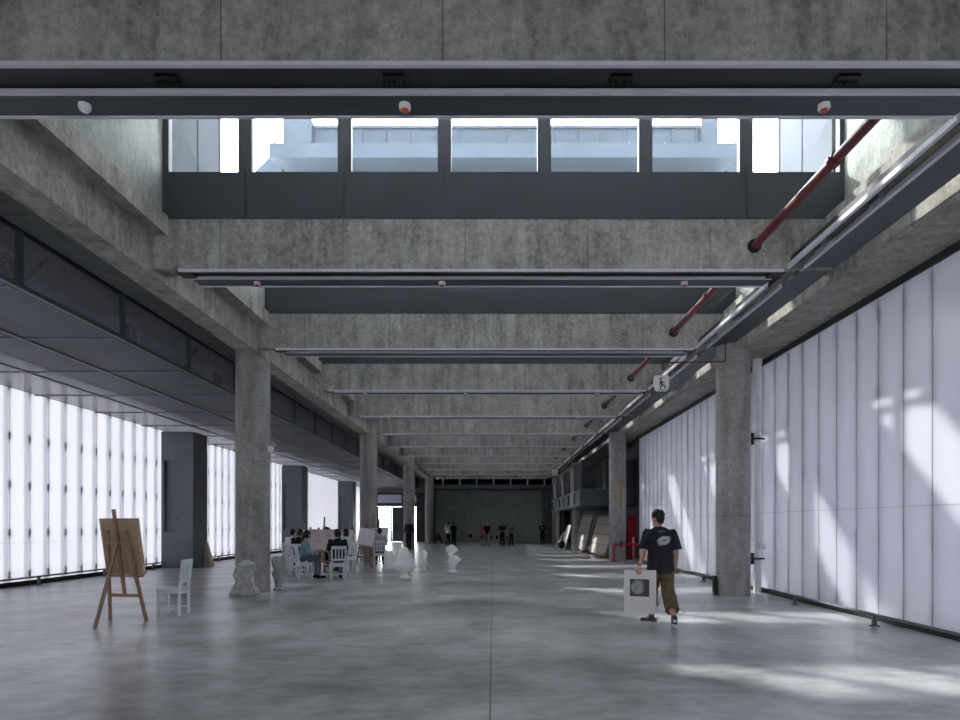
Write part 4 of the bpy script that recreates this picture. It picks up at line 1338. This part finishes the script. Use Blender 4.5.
# ------------------------------------------------------------------ the man walking with a drawing
def shirt_mat():
    t = NT('navy tee with white back print')
    s = xyz(t)
    n = t.noise(11.0, 6, 0.75, (1.0, 1.0, 2.6))
    # a brush stroke shaped print across the shoulder blades
    ex = t.math('DIVIDE', t.math('SUBTRACT', s[0], 0.01), 0.135)
    ez = t.math('DIVIDE', t.math('SUBTRACT', s[2], t.math('ADD', 1.265, t.math('MULTIPLY', s[0], 0.22))), 0.085)
    e = t.math('ADD', t.math('MULTIPLY', ex, ex), t.math('MULTIPLY', ez, ez))
    inside = t.ramp(e, 0.35, 1.1, 1.0, 0.0)
    m = t.ramp(t.math('MULTIPLY', inside, t.math('ADD', t.math('MULTIPLY', t.math('SUBTRACT', n, 0.5), 2.6), 0.62)), 0.30, 0.62)
    tx = t.math('LESS_THAN', t.math('ABSOLUTE', t.math('ADD', s[0], 0.02)), 0.055)
    tz = t.math('LESS_THAN', t.math('ABSOLUTE', t.math('SUBTRACT', s[2], 1.405)), 0.010)
    tag = t.math('MULTIPLY', t.math('MULTIPLY', tx, tz), 0.35)
    back = t.math('LESS_THAN', s[1], -0.05)
    m = t.math('MULTIPLY', t.math('MAXIMUM', m, tag), back)
    wv = t.ramp(t.noise(3.0, 4), 0.3, 0.7, 0.8, 1.2)
    base = lin(30, 32, 43)
    c = t.n('VectorMath', {0: base[:3], 'Scale': wv}, operation='SCALE').outputs[0]
    c = t.mix(m, c, lin(176, 182, 190))
    return t.surf(t.n('BsdfPrincipled', {'Base Color': c, 'Roughness': 0.9}).outputs[0])


man = thing('person', 'young man in navy t-shirt with white back print and khaki cropped trousers, carrying a drawing', 'person', (2.55, 9.70, 0), 0)
b = MB()
HD = Vector((-0.045, 0.04, 1.60))
tn = R(38)
q = Matrix.Rotation(tn, 3, 'Z')
H = lambda x, y, z: HD + q @ Vector((x, y, z))
b.ell(HD, (0.074, 0.092, 0.112), 24, 18, Euler((0, 0, tn)))
b.ell(H(0, 0.03, -0.06), (0.052, 0.06, 0.058), 16, 12, Euler((0, 0, tn)))
capsule(b, H(0, 0.088, 0.012), H(0, 0.106, -0.02), 0.009, 0.014, 8)
b.ell(H(0, 0.084, -0.058), (0.022, 0.012, 0.007), 10, 6, Euler((0, 0, tn)))
b.ell(H(0, 0.082, -0.070), (0.020, 0.012, 0.007), 10, 6, Euler((0, 0, tn)))
b.ell(H(0, 0.074, -0.100), (0.022, 0.018, 0.016), 10, 6)
for s in (-1, 1):
    b.ell(H(s * 0.078, -0.008, -0.008), (0.010, 0.021, 0.033), 12, 8, Euler((0, 0, tn)))
capsule(b, (-0.03, -0.005, 1.40), (-0.045, 0.02, 1.54), 0.056, 0.050)
loft(b, [((-0.01, 0, 0.86), (0.14, 0, 0), (0, 0.10, 0)), ((-0.01, 0, 1.05), (0.125, 0, 0), (0, 0.09, 0)), ((-0.015, 0, 1.28), (0.15, 0, 0), (0, 0.10, 0)), ((-0.02, 0, 1.40), (0.13, 0, 0), (0, 0.075, 0)), ((-0.025, 0, 1.46), (0.06, 0, 0), (0, 0.055, 0))])
shL, elL, wrL = Vector((-0.205, 0.0, 1.395)), Vector((-0.265, -0.02, 1.13)), Vector((-0.345, -0.075, 0.905))
shR, elR, wrR = Vector((0.165, -0.01, 1.39)), Vector((0.215, -0.05, 1.12)), Vector((0.235, 0.03, 0.90))
capsule(b, shL + Vector((0.025, 0, -0.04)), elL, 0.040, 0.040); capsule(b, elL, wrL, 0.041, 0.027)
capsule(b, shR + Vector((-0.025, 0, -0.04)), elR, 0.040, 0.040); capsule(b, elR, wrR, 0.041, 0.027)
hand(b, wrR, wrR - elR, (0.1, 1, 0), (-1, 0, 0), 1.0, 0.6)
# left hand: palm over the board's top edge, fingers down its front face, thumb behind
BZ = R(-19)
bn = Vector((math.sin(BZ), -math.cos(BZ), 0))        # board's front normal, towards the camera
bt = Vector((math.cos(BZ), math.sin(BZ), 0))         # along the board's top edge
top = Vector((-0.365, -0.105, 0.825))
pal = [(wrL + Vector((0.005, 0, 0.02)), bt * 0.027, bn * 0.02), (wrL.lerp(top, 0.45) - bn * 0.004, bt * 0.040, bn * 0.019), (top + Vector((0, 0, 0.022)) + bn * 0.012, bt * 0.044, bn * 0.018)]
loft(b, pal, 14)
for i, L in enumerate((0.070, 0.080, 0.076, 0.058)):
    p0 = top + Vector((0, 0, 0.018)) + bn * 0.022 + bt * (0.034 - 0.0225 * i)
    p1 = top + bn * 0.031 + bt * (0.036 - 0.024 * i) + Vector((0, 0, -L * 0.30))
    p2 = top + bn * 0.0245 + bt * (0.036 - 0.024 * i) + Vector((0, 0, -L * 0.85))
    capsule(b, p0, p1, 0.0092, 0.0088, 8); capsule(b, p1, p2, 0.0088, 0.0075, 8)
p0 = top + Vector((0, 0, 0.03)) - bn * 0.012 + bt * 0.036
p1 = top - bn * 0.030 + bt * 0.030 + Vector((0, 0, -0.005))
p2 = top - bn * 0.026 + bt * 0.020 + Vector((0, 0, -0.045))
capsule(b, p0, p1, 0.0115, 0.010, 8); capsule(b, p1, p2, 0.010, 0.0085, 8)
# legs: left planted ahead, right pushing off behind
hpL, knL, anL, toL = Vector((-0.10, 0.0, 0.90)), Vector((-0.11, 0.14, 0.50)), Vector((-0.115, 0.13, 0.10)), Vector((-0.235, 0.20, 0.035))
hpR, knR, anR, toR = Vector((0.075, 0.0, 0.90)), Vector((0.085, -0.06, 0.50)), Vector((0.055, -0.50, 0.16)), Vector((0.07, -0.42, 0.035))
for a, k_, n_, t_ in ((hpL, knL, anL, toL), (hpR, knR, anR, toR)):
    capsule(b, a, k_, 0.080, 0.055); capsule(b, k_, n_.lerp(k_, 0.65), 0.053, 0.056); capsule(b, n_.lerp(k_, 0.65), n_, 0.055, 0.037); capsule(b, n_, n_.lerp(t_, 0.5), 0.036, 0.03)
skin(b, 'body', M['skin'], 0.0072, man, 2)
for s in (-1, 1):
    e = MB(); e.ell(H(s * 0.031, 0.084, 0.012), (0.013, 0.008, 0.007), 10, 6); e.build('eye', M['black'], man)
# loose t-shirt with wide half sleeves
g = MB()
loft(g, [((-0.005, -0.005, 0.775), (0.212, 0, 0), (0, 0.158, 0)), ((-0.008, 0, 0.90), (0.206, 0, 0), (0, 0.150, 0)), ((-0.014, 0, 1.08), (0.194, 0, 0), (0, 0.138, 0)), ((-0.02, 0, 1.26), (0.200, 0, 0), (0, 0.135, 0)),
         ((-0.02, 0, 1.36), (0.205, 0, 0), (0, 0.115, 0)), ((-0.025, 0, 1.425), (0.15, 0, 0), (0, 0.09, 0)), ((-0.028, 0.0, 1.475), (0.068, 0, 0), (0, 0.064, 0))], 28)
for a, e in ((shL, elL), (shR, elR)):
    d = (e - a).normalized()
    x_ = d.cross(Vector((0, 1, 0))).normalized(); y_ = d.cross(x_)
    loft(g, [(a - d * 0.045, x_ * 0.050, y_ * 0.058), (a, x_ * 0.066, y_ * 0.072), (a.lerp(e, 0.2), x_ * 0.069, y_ * 0.075), (a.lerp(e, 0.5), x_ * 0.080, y_ * 0.084), (a.lerp(e, 0.98), x_ * 0.088, y_ * 0.092)], 18)
skin(g, 't_shirt', shirt_mat(), 0.009, man, 3, 0.010, 7.0)
# cropped baggy trousers
g = MB()
g.ell((-0.01, 0, 0.88), (0.165, 0.130, 0.13), 20, 12)
def tube(pts):
    secs = []
    for i, (p, r) in enumerate(pts):
        d = (pts[min(i + 1, len(pts) - 1)][0] - pts[max(i - 1, 0)][0]).normalized()
        x_ = d.cross(Vector((0, 1, 0.01))).normalized(); y_ = d.cross(x_)
        secs.append((p, x_ * r, y_ * r))
    loft(g, secs, 20)
tube([(hpL, 0.115), (hpL.lerp(knL, 0.5), 0.108), (knL, 0.100), (knL.lerp(anL, 0.35), 0.098), (knL.lerp(anL, 0.60), 0.100)])
tube([(hpR, 0.115), (hpR.lerp(knR, 0.5), 0.108), (knR, 0.102), (knR.lerp(anR, 0.35), 0.102), (knR.lerp(anR, 0.72), 0.102)])
skin(g, 'trousers', C_('khaki_man', (104, 92, 66)), 0.010, man, 3, 0.014, 9.0)
MB().bar((0.20, -0.28, 0.27), (0.27, -0.30, 0.21), 0.008).build('drawstring', M['black'], man)
# sneakers
for a, e, up_ in ((anL, toL, 0.0), (anR, toR, 0.12)):
    d = (e - a); d.z = 0; d.normalize()
    g = MB()
    heel = a - d * 0.045 + Vector((0, 0, -0.06)); heel.z = max(heel.z, 0.04)
    capsule(g, heel, e, 0.042, 0.040); capsule(g, a, heel.lerp(e, 0.35), 0.046, 0.042)
    o = skin(g, 'sneaker', C_('sneaker', (70, 74, 76)), 0.008, man, 1)
    for v in o.data.vertices:
        v.co.z = max(0.0, v.co.z)
    g = MB(); capsule(g, heel - Vector((0, 0, 0.028)), e - Vector((0, 0, 0.022)), 0.040, 0.038)
    s_ = skin(g, 'sole', M['sole'], 0.008, o, 1)
    for v in s_.data.vertices:
        v.co.z = max(0.0, v.co.z)
    MB().box(-0.02, 0.02, -0.003, 0.003, -0.02, 0.02).build('reflector', M['sole'], o).location = heel - d * 0.043 + Vector((0, 0, 0.03))
# hair: short back and sides with a full top
g = MB()
g.ell(H(0, -0.010, 0.052), (0.094, 0.108, 0.092), 24, 16, Euler((0, 0, tn)))
g.ell(H(0, -0.045, 0.010), (0.082, 0.066, 0.085), 18, 12, Euler((0, 0, tn)))
g.ell(H(0, -0.052, -0.045), (0.060, 0.046, 0.050), 16, 10, Euler((0, 0, tn)))
skin(g, 'hair', M['hair'], 0.008, man, 1, 0.008, 34)

# the framed drawing he carries
def portrait_mat():
    t = NT('charcoal portrait')
    s = xyz(t)
    ex = t.math('DIVIDE', t.math('ADD', s[0], 0.035), 0.105); ez = t.math('DIVIDE', t.math('SUBTRACT', s[2], 0.39), 0.115)
    e = t.math('ADD', t.math('MULTIPLY', ex, ex), t.math('MULTIPLY', ez, ez))
    head = t.ramp(t.math('ADD', e, t.math('MULTIPLY', t.noise(14, 4), 0.8)), 1.1, 1.4, 1.0, 0.0)
    tone = t.ramp(t.noise(11, 5, 0.65), 0.3, 0.7)
    hc = t.mix(tone, lin(90, 90, 94), lin(190, 190, 192))
    c = t.mix(head, lin(74, 76, 82), hc)
    return t.surf(t.n('BsdfPrincipled', {'Base Color': c, 'Roughness': 0.85}).outputs[0])


ctr = top - bn * 0.0 - bt * 0.0
bd = thing('framed_drawing', 'white mounted charcoal portrait held by the walking man at his side', 'picture',
           (2.55 + top.x + bt.x * 0.02, 9.70 + top.y + bt.y * 0.02, top.z - 0.645), BZ)
MB().box(-0.235, 0.235, -0.014, 0.014, 0.0, 0.645).build('board', M['paper'], bd, 0.002)
MB().box(-0.15, 0.135, -0.0155, -0.0145, 0.25, 0.51).build('portrait', portrait_mat(), bd)
